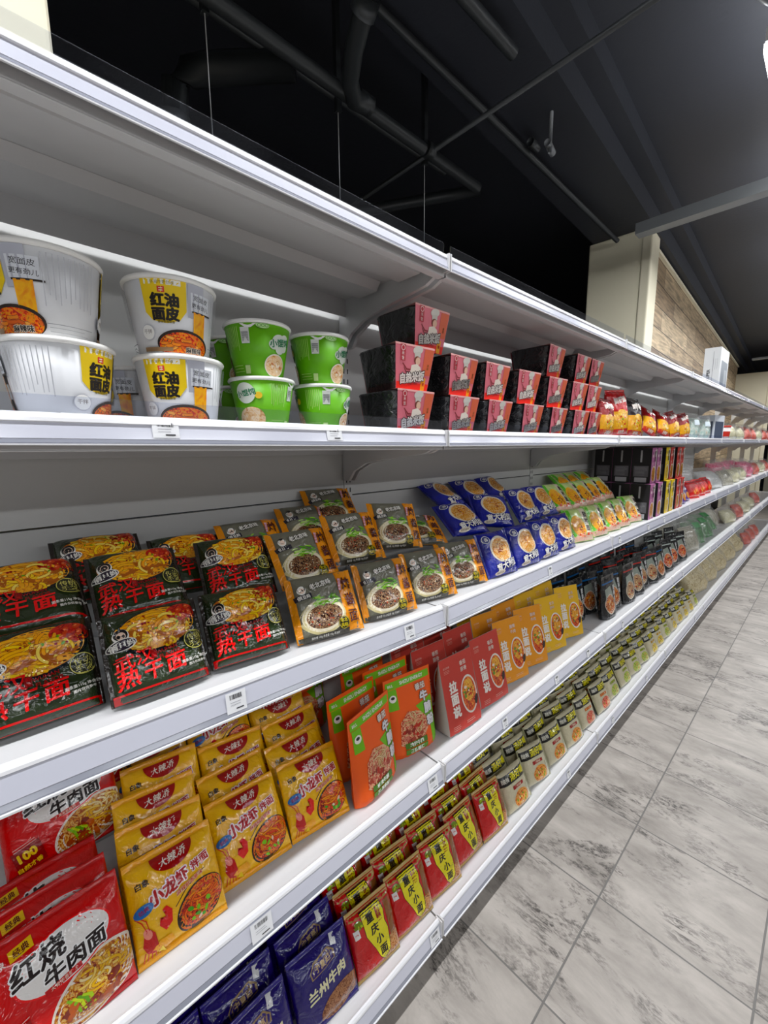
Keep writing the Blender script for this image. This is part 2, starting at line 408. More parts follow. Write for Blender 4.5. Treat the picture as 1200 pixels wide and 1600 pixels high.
# ================================================================== the setting
CEIL = 3.45
def _floor(nt, b):
    N = nt.nodes.new; L = nt.links.new
    tc = N('ShaderNodeTexCoord'); mp = N('ShaderNodeMapping'); mp.inputs['Location'].default_value = (-0.149, 0.005, 0)
    L(tc.outputs['Object'], mp.inputs['Vector'])
    br = N('ShaderNodeTexBrick'); br.offset = 0; br.squash = 1
    for k, v in (('Scale', 1), ('Brick Width', .4), ('Row Height', .4), ('Mortar Size', .0028), ('Mortar Smooth', .15), ('Bias', 0)): br.inputs[k].default_value = v
    br.inputs['Color1'].default_value = (0, 0, 0, 1); br.inputs['Color2'].default_value = (1, 1, 1, 1); br.inputs['Mortar'].default_value = (.5, .5, .5, 1)
    L(mp.outputs['Vector'], br.inputs['Vector'])
    # every tile gets its own piece of marbling
    sc = N('ShaderNodeVectorMath'); sc.operation = 'SCALE'; sc.inputs['Scale'].default_value = 1 / .4; L(mp.outputs['Vector'], sc.inputs[0])
    fl = N('ShaderNodeVectorMath'); fl.operation = 'FLOOR'; L(sc.outputs[0], fl.inputs[0])
    wn = N('ShaderNodeTexWhiteNoise'); wn.noise_dimensions = '3D'; L(fl.outputs[0], wn.inputs['Vector'])
    of = N('ShaderNodeVectorMath'); of.operation = 'SCALE'; of.inputs['Scale'].default_value = 9; L(wn.outputs['Color'], of.inputs[0])
    ad = N('ShaderNodeVectorMath'); ad.operation = 'ADD'; L(mp.outputs['Vector'], ad.inputs[0]); L(of.outputs[0], ad.inputs[1])
    st = N('ShaderNodeMapping'); st.inputs['Scale'].default_value = (2.3, 1.0, 1); st.inputs['Rotation'].default_value = (0, 0, R(18)); L(ad.outputs[0], st.inputs['Vector'])
    def nz(scale, det, dist, rough=.6):
        n = N('ShaderNodeTexNoise'); n.inputs['Scale'].default_value = scale; n.inputs['Detail'].default_value = det
        n.inputs['Distortion'].default_value = dist; n.inputs['Roughness'].default_value = rough; L(st.outputs[0], n.inputs['Vector']); return n
    def ramp(src, stops):
        r = N('ShaderNodeValToRGB'); e = r.color_ramp.elements
        while len(e) < len(stops): e.new(.5)
        for i, (p, c) in enumerate(stops): e[i].position = p; e[i].color = (c, c, c, 1)
        L(src, r.inputs['Fac']); return r
    base = nz(3.5, 9, .3, .65); vein = nz(2.6, 12, .45, .72); patch = nz(2.2, 4, .3); fine = nz(42, 8, .8, .7)
    vr = ramp(vein.outputs['Fac'], [(.455, 0), (.494, 1), (.506, 1), (.548, 0)]); pr = ramp(patch.outputs['Fac'], [(.44, 0), (.60, 1)])
    vm = N('ShaderNodeMath'); vm.operation = 'MULTIPLY'; L(vr.outputs[0], vm.inputs[0]); L(pr.outputs[0], vm.inputs[1])
    fr = ramp(fine.outputs['Fac'], [(.40, .0), (.56, 1)]); vf = N('ShaderNodeMath'); vf.operation = 'MULTIPLY'; L(vm.outputs[0], vf.inputs[0]); L(fr.outputs[0], vf.inputs[1])
    c1 = N('ShaderNodeValToRGB'); e = c1.color_ramp.elements; e[0].position = .3; e[0].color = (.27, .243, .217, 1); e[1].position = .7; e[1].color = (.54, .492, .448, 1)
    L(base.outputs['Fac'], c1.inputs['Fac'])
    mx = N('ShaderNodeMix'); mx.data_type = 'RGBA'; L(vf.outputs[0], mx.inputs[0]); L(c1.outputs[0], mx.inputs[6]); mx.inputs[7].default_value = (.075, .066, .06, 1)
    gm = N('ShaderNodeMix'); gm.data_type = 'RGBA'; L(br.outputs['Fac'], gm.inputs[0]); L(mx.outputs[2], gm.inputs[6]); gm.inputs[7].default_value = (.17, .16, .15, 1)
    L(gm.outputs[2], b.inputs['Base Color'])
    bp = N('ShaderNodeBump'); bp.inputs['Strength'].default_value = .5; bp.inputs['Distance'].default_value = .002; bp.invert = True
    L(br.outputs['Fac'], bp.inputs['Height']); L(bp.outputs[0], b.inputs['Normal'])
tile_mat = mat('marbled_floor_tile', (.5, .5, .5), rough=.42, spec=.35, build=_floor)
def _planks(nt, b):
    N = nt.nodes.new; L = nt.links.new
    tc = N('ShaderNodeTexCoord'); mp = N('ShaderNodeMapping'); mp.inputs['Rotation'].default_value = (R(90), 0, 0); L(tc.outputs['Object'], mp.inputs['Vector'])
    sx = N('ShaderNodeSeparateXYZ'); L(tc.outputs['Object'], sx.inputs[0]); cb = N('ShaderNodeCombineXYZ'); L(sx.outputs['X'], cb.inputs['X']); L(sx.outputs['Z'], cb.inputs['Y'])
    br = N('ShaderNodeTexBrick'); br.offset = .37; br.offset_frequency = 2
    for k, v in (('Scale', 1), ('Brick Width', 1.35), ('Row Height', .185), ('Mortar Size', .004), ('Mortar Smooth', .2), ('Bias', 0)): br.inputs[k].default_value = v
    br.inputs['Color1'].default_value = (.30, .21, .125, 1); br.inputs['Color2'].default_value = (.58, .46, .31, 1); br.inputs['Mortar'].default_value = (.04, .028, .018, 1)
    L(cb.outputs[0], br.inputs['Vector'])
    st = N('ShaderNodeMapping'); st.inputs['Scale'].default_value = (1.2, 14, 1); L(cb.outputs[0], st.inputs['Vector'])
    n = N('ShaderNodeTexNoise'); n.inputs['Scale'].default_value = 3; n.inputs['Detail'].default_value = 8; n.inputs['Distortion'].default_value = .6; L(st.outputs[0], n.inputs['Vector'])
    r = N('ShaderNodeValToRGB'); r.color_ramp.elements[0].position = .3; r.color_ramp.elements[0].color = (.45, .43, .4, 1); r.color_ramp.elements[1].position = .7; r.color_ramp.elements[1].color = (1.35, 1.3, 1.2, 1)
    L(n.outputs['Fac'], r.inputs['Fac'])
    mx = N('ShaderNodeMix'); mx.data_type = 'RGBA'; mx.blend_type = 'MULTIPLY'; mx.inputs[0].default_value = .9; L(br.outputs['Color'], mx.inputs[6]); L(r.outputs[0], mx.inputs[7])
    L(mx.outputs[2], b.inputs['Base Color'])
    bp = N('ShaderNodeBump'); bp.inputs['Strength'].default_value = .6; bp.inputs['Distance'].default_value = .006; bp.invert = True; L(br.outputs['Fac'], bp.inputs['Height']); L(bp.outputs[0], b.inputs['Normal'])
plank_mat = mat('weathered_planks', (.4, .3, .2), rough=.65, build=_planks)
dark_paint = mat('black_ceiling_paint', (.020, .022, .029), rough=.55, spec=.35, bump=.3, bscale=25, bdist=.004)
dark_pipe = mat('black_painted_pipe', (.022, .025, .027), rough=.4, spec=.45)
grey_tray = mat('grey_galvanised', (.20, .21, .22), rough=.5, metal=.1)
cream = mat('cream_paint', (.74, .69, .52), rough=.6, bump=.12, bscale=30, bdist=.002)
grey_wall = mat('grey_wall_paint', (.38, .38, .38), rough=.7)
X0, X1, Y0, Y1 = -6.0, 20.0, -7.0, 4.6
def struct(name, b, smooth=False):
    o = b.build(name); o['kind'] = 'structure'; return o
struct('floor', MB().box(X0, X1, Y0, Y1, -.08, 0, tile_mat))
struct('ceiling', MB().box(X0, X1, Y0, Y1, CEIL, CEIL + .1, dark_paint))
struct('wall_back', MB().box(X0, X1, Y1, Y1 + .1, 0, CEIL, dark_paint))
struct('wall_front', MB().box(X0, X1, Y0 - .1, Y0, 0, CEIL, grey_wall))
struct('wall_left', MB().box(X0 - .1, X0, Y0, Y1, 0, CEIL, grey_wall))
struct('wall_right', MB().box(X1, X1 + .1, Y0, Y1, 0, CEIL, dark_paint))
# the long beam over the columns
WA = math.atan(.056)
def rotated(o, x, y):
    o.location = (x, y, 0); o.rotation_euler = (0, 0, WA); return o
bm_ = MB().box(-4.6, 15.6, 0, .44, 3.2, CEIL, dark_paint).box(-4.6, 15.6, -.09, 0, 3.34, CEIL, dark_paint)
rotated(struct('trim_1', bm_), 3.93, 1.15)
rotated(struct('wall_wood', MB().box(.28, 8.2, .06, .14, 1.0, 3.18, plank_mat).box(8.5, 13.0, .06, .14, 1.0, 3.0, plank_mat)), 3.93, 1.16)
rotated(struct('trim_2', MB().box(.28, 8.15, .035, .06, 3.155, 3.18, cream)), 3.93, 1.16)
def column(x, y, w, d, top, ragged=True):
    b = MB(); b.box(0, w, 0, d, 0, top, cream)
    b.box(-.012, 0.06, -.012, .06, 0, top, cream)
    o = bevel(struct('column', b), .012, 3); o.location = (x, y, 0); o.rotation_euler = (0, 0, WA); return o
tag(column(3.93, 1.16, .29, .46, 3.2), 'cream boxed column beside the weathered plank wall', 'column')
tag(column(-.27, 1.12, .45, .4, 3.2), 'cream column at the top left above the white shelves', 'column')
tag(column(12.0, 1.08, .32, .66, 3.0), 'cream column at the far end of the plank wall', 'column')
tag(column(17.0, .98, .3, .45, 2.9), 'farthest narrow cream column before the dark end wall', 'column')

# ------------------------------------------------------------------ overhead services
def pipe(name, pts, r, label, cat, q=dark_pipe, rings=(), group=None):
    root = empty(name, pts[0], label, cat, group); o = Vector(pts[0])
    MB().tube([Vector(p) - o for p in pts], r, q).build('pipe_run', root, smooth=True)
    for p in rings:
        a, b_ = Vector(p[0]) - o, Vector(p[1]) - o
        MB().tube([a, b_], r * 1.28, q).build('pipe_coupling', root, smooth=True)
    return root
pipe('ceiling_pipe', [(-3, 1.545, 3.0), (2.22, 1.575, 3.0)], .028, 'long black pipe running above the shelf toward the plank wall', 'pipe',
     rings=[((1.30, 1.55, 3.0), (1.38, 1.55, 3.0)), ((1.75, 1.56, 3.0), (1.80, 1.56, 3.0))])
pipe('ceiling_pipe', [(-3, 1.66, 3.06), (2.05, 1.68, 3.06)], .016, 'thin black pipe beside the long ceiling pipe', 'pipe')
pipe('ceiling_pipe', [(1.04, 1.62, 3.02), (.80, 1.86, 3.02), (.74, 1.92, 3.01), (.70, 1.96, 2.97), (.69, 1.98, 2.8), (.69, 1.98, 2.55)], .052,
     'thick black pipe bending down through an elbow', 'pipe', rings=[((.685, 1.975, 2.86), (.69, 1.98, 2.80))])
pipe('ceiling_pipe', [(1.10, 1.20, 3.06), (1.11, 1.27, 3.03), (1.15, 1.38, 2.99), (1.20, 1.47, 2.965), (1.27, 1.53, 2.965), (1.34, 1.548, 2.99)], .036,
     'short black drain elbow joining the long ceiling pipe', 'pipe', rings=[((1.105, 1.24, 3.045), (1.115, 1.29, 3.02))])
pipe('ceiling_pipe', [(-2, 1.13, 3.12), (1.75, 1.08, 3.12)], .024, 'black pipe ending in mid air under the beam', 'pipe')
pipe('ceiling_pipe', [(-2, 1.28, 3.14), (3.85, 1.38, 3.14)], .017, 'black pipe under the beam ending at the cream column', 'pipe', rings=[((2.3, 1.3, 3.14), (2.38, 1.3, 3.14))])
pipe('ceiling_pipe', [(2.25, 1.58, 3.0), (2.1, 1.75, 2.98), (1.6, 2.6, 2.98)], .03, 'black branch pipe behind the shelf top', 'pipe')
pipe('conduit', [(1.79, -5.5, 3.0), (1.795, 3.2, 3.0)], .011, 'thin dark conduit crossing the ceiling at an angle to the beam', 'conduit')
b = MB().box(3.44, 3.53, -5.5, 1.12, 2.97, 3.0, grey_tray).box(3.44, 3.45, -5.5, 1.12, 3.0, 3.04, grey_tray).box(3.52, 3.53, -5.5, 1.12, 3.0, 3.04, grey_tray)
tag(b.build('cable_tray'), 'pale grey cable tray crossing the ceiling in front of the cream column', 'cable tray')
b = MB().box(9.95, 10.05, -5.5, 1.2, 2.97, 3.0, grey_tray)
tag(b.build('cable_tray'), 'distant grey cable tray above the end of the plank wall', 'cable tray')
rt_ = empty('pipe_valve', (2.24, 1.17, 3.05), 'small brass valve hanging under the black beam', 'valve')
MB().tube([(0, 0, 0), (0.10, .02, 0)], .017, grey_tray).build('valve_body', rt_, smooth=True)
MB().tube([(0.03, 0, -.035), (0.03, 0, .15)], .009, grey_tray).build('valve_stem', rt_, smooth=True)
for (x, y, zb, lb) in ((.694, 1.62, 1.9, 'thin hanging rod at the left above the first shelf bay'), (1.285, 1.66, 1.9, 'thin hanging rod at the middle above the first shelf bay'),
                   (1.834, 1.64, 1.9, 'thin hanging rod at the right above the bay junction')):
    t = empty('hanging_rod', (x, y, 3.0), lb, 'rod', 'thin rods hanging from the ceiling pipes')
    MB().tube([(0, 0, 0), (0, 0, zb - 3.0 + .5)], .0022, mat('rod_steel', (.25, .25, .25), rough=.4, metal=.6), 6).build('rod', t, smooth=True)
    MB().box(-.012, .012, -.012, .012, -.01, .45, dark_pipe).build('rod_clip', t)
cable = MB().tube([(2.12, .40, CEIL), (2.12, .40, 3.2), (2.16, .39, 3.13), (2.24, .36, 3.12), (2.30, .35, 3.14), (2.33, .345, 3.2), (2.33, .345, CEIL)], .006, grey_tray, 8)
tag(cable.build('lamp_cable', smooth=True), 'grey looped cable hanging beside the ceiling tube lamp', 'cable')

lamp_glow = mat('lamp_diffuser', LAMP_COL, rough=.4, emit=9.0)
lamp_body = mat('lamp_body', (.7, .7, .7), rough=.4)
def lamp(x, y, z, label, power=1):
    t = empty('tube_lamp', (x, y, z), label, 'lamp', 'ceiling tube lamps')
    MB().box(0, 1.06, -.022, .022, .012, .06, lamp_body).build('lamp_housing', t)
    pr_ = [(.026 * cos(a), -.014 + .026 * sin(a)) for a in np.linspace(pi, 2 * pi, 9)]
    MB().extr(pr_ + [(.026, .012), (-.026, .012)], .01, 1.05, lamp_glow).build('diffuser', t, smooth=False)
    MB().tube([(.15, 0, .06), (.15, 0, CEIL - z)], .003, dark_pipe, 6).build('suspension_wire', t)
    MB().tube([(.9, 0, .06), (.9, 0, CEIL - z)], .003, dark_pipe, 6).build('suspension_wire', t)
    L = bpy.data.lights.new('tube_light', 'AREA'); L.shape = 'RECTANGLE'; L.size = 1.0; L.size_y = .06; L.energy = LAMP_W; L.color = LAMP_COL
    lo = bpy.data.objects.new('tube_light', L); COL.objects.link(lo); lo.parent = t; lo.location = (.53, 0, -.05); L.energy = LAMP_W * power
    U = bpy.data.lights.new('added_uplight', 'AREA'); U.shape = 'RECTANGLE'; U.size = 1.0; U.size_y = .06; U.energy = LAMP_W * power * .3; U.color = LAMP_COL  # added light above the closed housing, only to brighten the ceiling around it
    uo = bpy.data.objects.new('added_uplight', U); COL.objects.link(uo); uo.parent = t; uo.location = (.53, 0, .075); uo.rotation_euler = (pi, 0, 0)
k = 0
for ri, (y, z, xs) in enumerate(LAMP_ROWS):
    for i, x in enumerate(xs):
        lamp(x, y, z, 'white ceiling tube lamp, %s along the row %s' % (ORD[i], ['above the shelf front', 'over the middle of the aisle', 'over the next aisle'][ri]), LAMP_P[ri])

# ================================================================== the shelving
YR, YB, XA, BAY, NB = .652, 1.043, .81, 1.17, 9
LEV = dict(top=1.950, upper=1.558, middle=1.115, lower=.660, bottom=.150)
LEV_WORD = dict(top='topmost', upper='second from top', middle='middle', lower='second lowest', bottom='lowest')
TILT = dict(top=.022, upper=.010, middle=.034, lower=.0, bottom=0)      # rise of the first bay's shelves toward their left end
def shelf_z(level, x):
    z = LEV[level]
    return z + TILT[level] * (XA - x) / BAY if x < XA else z
bay_x = [XA + (i - 1) * BAY for i in range(NB)]
bays_word = ['leftmost', 'second', 'third', 'fourth', 'fifth', 'sixth', 'seventh', 'eighth', 'farthest']
def bay_frame(i, x):
    t = empty('shelving_frame', (x, YB, 0), 'white slotted upright and back panels of the %s shelving bay' % bays_word[i], 'shelving frame', 'shelving bays')
    if i < 5:
        for z0, z1 in ((.12, .578), (.582, .978), (.982, 1.378), (1.382, 2.0)):
            MB().box(.016, BAY - .016, 0, .012, z0, z1, panel_metal).build('back_panel', t)
    u = MB().box(BAY - .015, BAY + .015, -.003, .05, 0, 2.0, panel_metal).build('upright', t)
    s = MB()
    for k in range(60):
        z = .25 + k * .03
        for dx in (-.007, .007): s.box(BAY + dx - .0018, BAY + dx + .0018, -.0036, -.0028, z, z + .014, dark_gap)
    link('slots', s.mesh('slots'), u)
RAIL = [(-.384, -.001), (-.394, -.001), (-.395, -.004), (-.4025, -.032), (-.4015, -.034), (-.392, -.006), (-.384, -.006)]
RIDGE = [(-.3835, .000), (-.3835, .0085), (-.387, .0115), (-.391, .010), (-.3945, .005), (-.3955, .0005), (-.393, -.001)]
LIP = [(-.4015, -.0325), (-.4055, -.040), (-.405, -.043), (-.398, -.042), (-.3975, -.036)]
EDGE = [(-.404, -.0425), (-.4085, -.0425), (-.4085, -.0455), (-.404, -.0455)]
def price_ticket(parent, x, w, h, z, yo, seed):
    P = Print(); g = random.Random(seed)
    P.rect(0, 0, w * 1000, h * 1000, card('F2F3F6'))
    ink = card('3A3A3E')
    for k in range(14): P.rect(-w * 300 + k * w * 45, h * 260, g.choice((.5, .9, 1.4)), h * 230, ink, step=40)
    P.lines(0, -h * 60, w * 600, 2, 4, card('9A9AA2'), th=.7); P.rect(w * 150, -h * 330, w * 380, 2, ink)
    b = MB()
    for v2, fs, q, off in P.parts['printed_picture']:
        b.add([(x_, -off * .6 - (z_ + h / 2) * 0 , z_) for x_, z_ in v2], fs, q)
    o = b.build('price_ticket', parent, (x, -.400 + yo, z)); o.rotation_euler = (R(-12), 0, 0)
    return o
def shelf(i, x, level, tickets=()):
    z = LEV[level] + (TILT[level] if i == 0 else 0)
    t = empty('display_shelf', (x, YB, z), '%s white metal shelf of the %s shelving bay' % (LEV_WORD[level], bays_word[i]), 'shelf', 'shelves of the gondola')
    if i == 0: t.rotation_euler = (0, math.atan(TILT[level] / BAY), 0)
    L = BAY - .003
    yb_ = -.034 if level == 'top' else -.006      # the topmost boards stop short of the back panel
    d = MB().box(.002, L, -.383, yb_, -.0015, 0, white_metal).box(.002, L, -.385, -.383, -.034, 0, white_metal).box(.002, L, -.385, -.365, -.036, -.034, white_metal)
    d.box(.002, L, yb_ - .002, yb_, -.05, 0, white_metal)
    bevel(d.build('shelf_board', t), .0015)
    r = MB()
    for y in (-.30, -.15): r.extr([(y - .05, -.002), (y - .035, -.022), (y + .035, -.022), (y + .05, -.002)], .03, L - .03, white_metal)
    r.build('stiffener', t)
    k = .62 if level in ('top', 'upper') else 1.0
    sc_ = lambda pr: [(-.392 + (a + .392) * k if a < -.392 else a, b_ * k if b_ < 0 else b_) for a, b_ in pr]
    rail = MB().extr(sc_(RAIL), .004, L - .004, rail_plastic).build('price_rail', t)
    MB().extr(RIDGE, .004, L - .004, rail_white).build('rail_ridge', rail)
    MB().extr(sc_(LIP), .004, L - .004, rail_lip).extr(sc_(EDGE), .004, L - .004, rail_white).build('rail_lip', rail)
    for a, b_ in ((0, .004), (L - .004, L)):
        MB().box(a, b_, -.404 if k == 1 else -.4, -.38, -.044 * k, .010, white_metal).build('rail_end_cap', rail)
    if level in ('top', 'upper'):
        MB().box(.01, L - .01, -.390, -.3885, .012, .032, clear_plastic).build('clear_strip', rail)
    for n, (px, w, h) in enumerate(tickets):
        price_ticket(rail, px - x, w, h, (-.020 if k == 1 else -.006), (0.0012 if k == 1 else .006) - .002, i * 31 + n)
    if level == 'bottom': MB().box(.0, BAY, -.335, -.32, -.15, -.036, panel_metal).build('plinth', t)
    prof = [(-.004, -.001), (-.004, -.13), (-.03, -.13), (-.055, -.10), (-.11, -.075), (-.20, -.06), (-.34, -.045), (-.375, -.03), (-.378, -.002)]
    for xb in (() if level == 'bottom' else (.004, L - .016)):
        MB().extr(prof, xb, xb + .010, white_metal).build('shelf_bracket', t)
TK = {'upper': [(.182, .035, .024), (.474, .035, .024)],
      'middle': [(.253, .034, .034), (.674, .034, .034), (1.386, .028, .03), (2.076, .03, .03), (2.506, .03, .03), (2.807, .03, .03), (3.418, .03, .03), (3.9, .03, .03), (4.9, .03, .03)],
      'lower': [(.27, .042, .036), (.762, .038, .036), (1.121, .03, .032), (1.49, .03, .032), (1.789, .03, .032), (2.216, .03, .032), (2.837, .03, .032), (3.414, .03, .032), (4.6, .03, .032)],
      'bottom': [(.777, .04, .036), (1.662, .032, .032), (2.186, .032, .032), (2.747, .032, .032), (4.021, .032, .032)], 'top': []}
for i, x in enumerate(bay_x):
    bay_frame(i, x)
    for lv in LEV: shelf(i, x, lv, [q for q in TK[lv] if x + .02 < q[0] < x + BAY - .02])

# ================================================================== the goods: wrappers and their artwork
F_, C_, M_ = film, card, matte
BLK, WHT = '151515', 'F4F2EC'
noodle_y = food('egg_noodles', ['B06A14', 'E09A24', 'F2BC4A', 'E8A830'], 70, 3)
noodle_r = food('chilli_noodles', ['6E1A08', 'C8481A', 'E8822A', 'D9A05A', '9C2C10'], 85, 3)
beef_mix = food('braised_beef', ['4E1C0C', '8C3A1C', 'C98A4A', 'E6C68A', '7A2C14'], 75, 3)
broth = food('red_broth', ['7A2408', 'B8461A', 'D87834', 'E8B070'], 60, 2)
green_veg = food('green_vegetables', ['2C5A14', '5E9A2C', '9CC85A', 'D8E4A0'], 80, 2)
pale_soup = food('pale_soup', ['B07A4A', 'E2B98C', 'F0DCC0', 'C88E5C'], 70, 2)
pickle = food('dark_topping', ['1A0E0A', '3A1E14', '6A4430', 'B49A7A', '241410'], 130, 3)

def kit_wuhan(seed):
    w, h, d = .150, .140, .052
    K = Kit('noodle_pack', 'noodle pack'); P = Print()
    wr, sf = pillow(w, h, d, 'lr', .007, 6, 7, .0026, seed, F_('2B3522'), F_('2A2420'))
    K.add('wrapper', wr)
    P.part('printed_picture')
    P.rect(0, 8, 142, 13, F_('A8141A')); P.rect(0, 13, 142, 3, F_('D2222A'))
    P.ell(2, 98, 62, 36, F_('10161A'), 4, 40); P.ell(2, 100, 58, 32, noodle_y, 4, 40)
    P.ell(44, 116, 26, 15, food('peanut_chilli', ['4A0C06', '8C2010', 'C8481E', '6A1408'], 60, 2), -8)
    g = random.Random(seed)
    P.strands(-4, 97, 56, 31, 78, 4.0, [F_('FFD468'), F_('F8BC3C'), F_('FFE08C'), F_('F4AE30')], F_('A8641C'), seed)
    for x, z in ((44, 108), (54, 114), (38, 120), (52, 124), (34, 112)): P.ell(x, z, 5.2, 3.6, F_('C4552A'), g.uniform(0, 90), 14, rings=1).ell(x - 1, z + 1, 2, 1.2, F_('E8906A'), 20, 9, rings=1)
    P.bits(10, 108, 45, 20, 9, 1.5, 3, [F_('6FA030'), F_('8C2A12')], seed)
    P.part('emblem')
    P.ell(-50, 100, 10.5, 11, F_(WHT), n=22).ell(-50, 102, 9, 9, F_('1C1A1A'), n=22).ell(-50, 100, 6, 6.4, F_('EBD2C2'), n=18, rings=1)
    P.ell(-50, 86, 19, 9.5, F_(WHT), 8).ell(-50, 86, 17.5, 8.2, F_('2C2430'), 8).text('俏旦妈', -50, 86, 11, F_(WHT), 8, .03)
    P.part('stamp')
    P.ell(52, 66, 16, 16, F_('C9C37E'), n=34).ell(52, 66, 14.8, 14.8, F_('2A2C1C'), n=34)
    P.text('传统', 52, 71, 11, F_('D8D28C'), 8, .01).text('手艺', 53, 60, 11, F_('D8D28C'), 8, .01)
    P.part('lettering')
    P.text('武汉', -38, 60, 24, F_('D2242A'), 6, .018, 1.1, .15).text('WUHAN', 8, 62, 8, F_('8C1C22'), 6, .02).text('FLAVOR', 12, 54, 9, F_('8C1C22'), 6, .02)
    P.rect(-12, 60, 9, 14, F_('7A1418')).text('风味', -12, 60, 5.5, F_('D8403C'), 0, .01, vertical=True)
    P.text('热', -49, 34, 29, F_('E0262C'), 6, .025, 1, .15).text('干', -16, 36, 29, F_('E0262C'), 6, .025, 1, .15).text('面', 18, 39, 29, F_('E0262C'), 6, .025, 1.1, .12)
    P.text('面条重115g 净含量150g', 52, 36, 5.2, F_(WHT), 5, .015).text('图片仅供参考', 49, 29, 4.6, F_(WHT), 5, .015)
    return K.prints(P, sf)

def kit_zhajiang(seed):
    w, h, d = .160, .138, .038
    K = Kit('noodle_pack', 'noodle pack'); P = Print()
    wr, sf = pillow(w, h, d, 'lr', .012, 5, 9, .0022, seed, F_('77766A'), F_('E8A012'))
    K.add('wrapper', wr)
    P.part('printed_band'); P.rect(54, 69, 36, 132, F_('EFA414')); P.rect(-71, 69, 10, 130, F_('E8A012')); P.rect(35, 69, 4, 130, F_('D88E10'))
    P.part('printed_picture')
    P.ell(-16, 44, 52, 36, F_('D9CFA8'), 4, 36).ell(-16, 46, 48, 33, F_('EEE6D2'), 4, 36).ell(-14, 44, 42, 25, pickle, 4, 34)
    P.bits(-14, 42, 38, 20, 60, 1.4, 3, [F_('2A140E'), F_('4A2416'), F_('1C0E0A'), F_('C8B49A'), F_('A84A1E')], seed)
    g = random.Random(seed + 5)
    for k in range(26):
        x = g.uniform(-30, 22); z = 74 + g.uniform(-8, 14); a = g.uniform(-.5, .6); l = g.uniform(12, 22)
        P.strip([(x + t * l * cos(a), z + t * l * sin(a) - 5 * t * t) for t in np.linspace(-.5, .5, 5)], g.uniform(2, 3.4), g.choice([F_('7DB548'), F_('A4CF6C'), F_('C6E29A'), F_('5E9A34')]))
    P.rect(-20, 6, 116, 9, F_('3A3830'))
    P.part('emblem'); P.ell(-52, 106, 9, 10, F_(WHT), n=20).ell(-52, 109, 8, 7, F_('24201E'), n=18, rings=1).ell(-52, 105, 5.6, 6, F_('F0DACC'), n=16, rings=1)
    P.rect(-50, 91, 34, 11, F_('2A2A34'), 6).text('俏旦妈', -50, 91, 9, F_(WHT), 6, .03)
    P.part('stamp'); P.ell(26, 22, 13, 13, F_('1C1C14'), n=28).ring(26, 22, 12.4, 1, F_('C8B83A')).text('老北', 26, 27, 8.5, F_('D8C84A'), 0, .02).text('风味', 26, 17, 8.5, F_('D8C84A'), 0, .02)
    P.part('lettering')
    P.text('老北京味', -8, 113, 13, F_(WHT), 8, .03, edge=F_('26261E')).text('爽滑劲道', 36, 104, 7, F_('F2C8D0'), 80, .03, edge=F_('A8485A'))
    P.text('炸酱面', 54, 68, 29, F_('4A1A08'), 0, .022, vertical=True, gap=1.25)
    P.text('面条重 110g 净含量 150g 非油炸', -20, 6, 4.6, F_(WHT), 0, .01)
    return K.prints(P, sf)

def kit_italian(seed):
    w, h, d = .155, .145, .046
    K = Kit('noodle_pack', 'noodle pack'); P = Print()
    wr, sf = pillow(w, h, d, 'lr', .010, 4, 4, .0026, seed, F_('232A8C'), F_('1E2478'))
    K.add('wrapper', wr)
    P.part('printed_picture')
    P.ell(4, 82, 50, 44, F_('E6DFD0'), 0, 36).ell(5, 81, 44, 38, food('meat_sauce', ['6A2C10', 'B8702C', 'E0A860', 'F0D8A8', '8C4A1E'], 110, 3), 0, 34)
    P.strands(5, 80, 42, 36, 34, 2.6, [F_('E2B070'), F_('D89850'), F_('F0D0A0')], F_('9A5A28'), seed)
    P.bits(6, 86, 26, 18, 16, 1.5, 3.4, [F_('8C3A1C'), F_('6A2410'), F_('B85A2C')], seed)
    P.part('emblem'); P.ell(-48, 120, 14, 13, F_(WHT), n=24).ell(-48, 120, 12, 11, F_('39407A'), n=24).text('俏', -48, 120, 13, F_(WHT), 0, .02)
    P.part('lettering')
    P.text('意大利面', 12, 30, 26, F_('F6F4F0'), 8, .03, 1.05, .1, edge=F_('14184A'), ew=.07)
    P.ell(-30, 10, 24, 6, F_('DCD2C4'), 4).text('黑椒肉酱味', -30, 10, 6.5, F_('3A2A24'), 4, .01).lines(40, 10, 40, 2, 4, F_('B8BCE0'))
    return K.prints(P, sf)

def kit_green(seed):
    w, h, d = .148, .150, .044
    K = Kit('noodle_pack', 'noodle pack'); P = Print()
    wr, sf = pillow(w, h, d, 'lr', .010, 4, 4, .0024, seed, F_('CFE0A4'), F_('86C86A'))
    K.add('wrapper', wr)
    P.part('printed_picture')
    P.rect(-58, 75, 26, 136, F_('7CCB62')); P.rect(40, 75, 50, 138, F_('EFE6D2')); P.rect(0, 14, 138, 22, F_('EBC4B4'))
    P.ell(-20, 66, 36, 48, F_('F2C22A'), 14, 30).ell(-20, 64, 31, 43, food('golden_noodles', ['A85A10', 'E89A14', 'F8C832', 'F0A820'], 80, 2), 14, 30)
    P.bits(-8, 54, 18, 26, 26, 2, 4.5, [F_('5A2E1A'), F_('7A4426'), F_('D86A1E'), F_('3A2014')], seed).bits(-10, 26, 34, 10, 14, 3, 7, [F_('E89A88'), F_('F4D4C4'), F_('D8604A')], seed + 1)
    P.part('lettering')
    P.text('脆拌面', 36, 84, 27, F_('33261E'), -6, .05, vertical=True, gap=1.15, edge=F_('FBF6EA'), ew=.08)
    P.rect(36, 28, 40, 10, F_('D8604A')).text('香葱', 36, 28, 8, F_(WHT), 0, .02)
    return K.prints(P, sf)

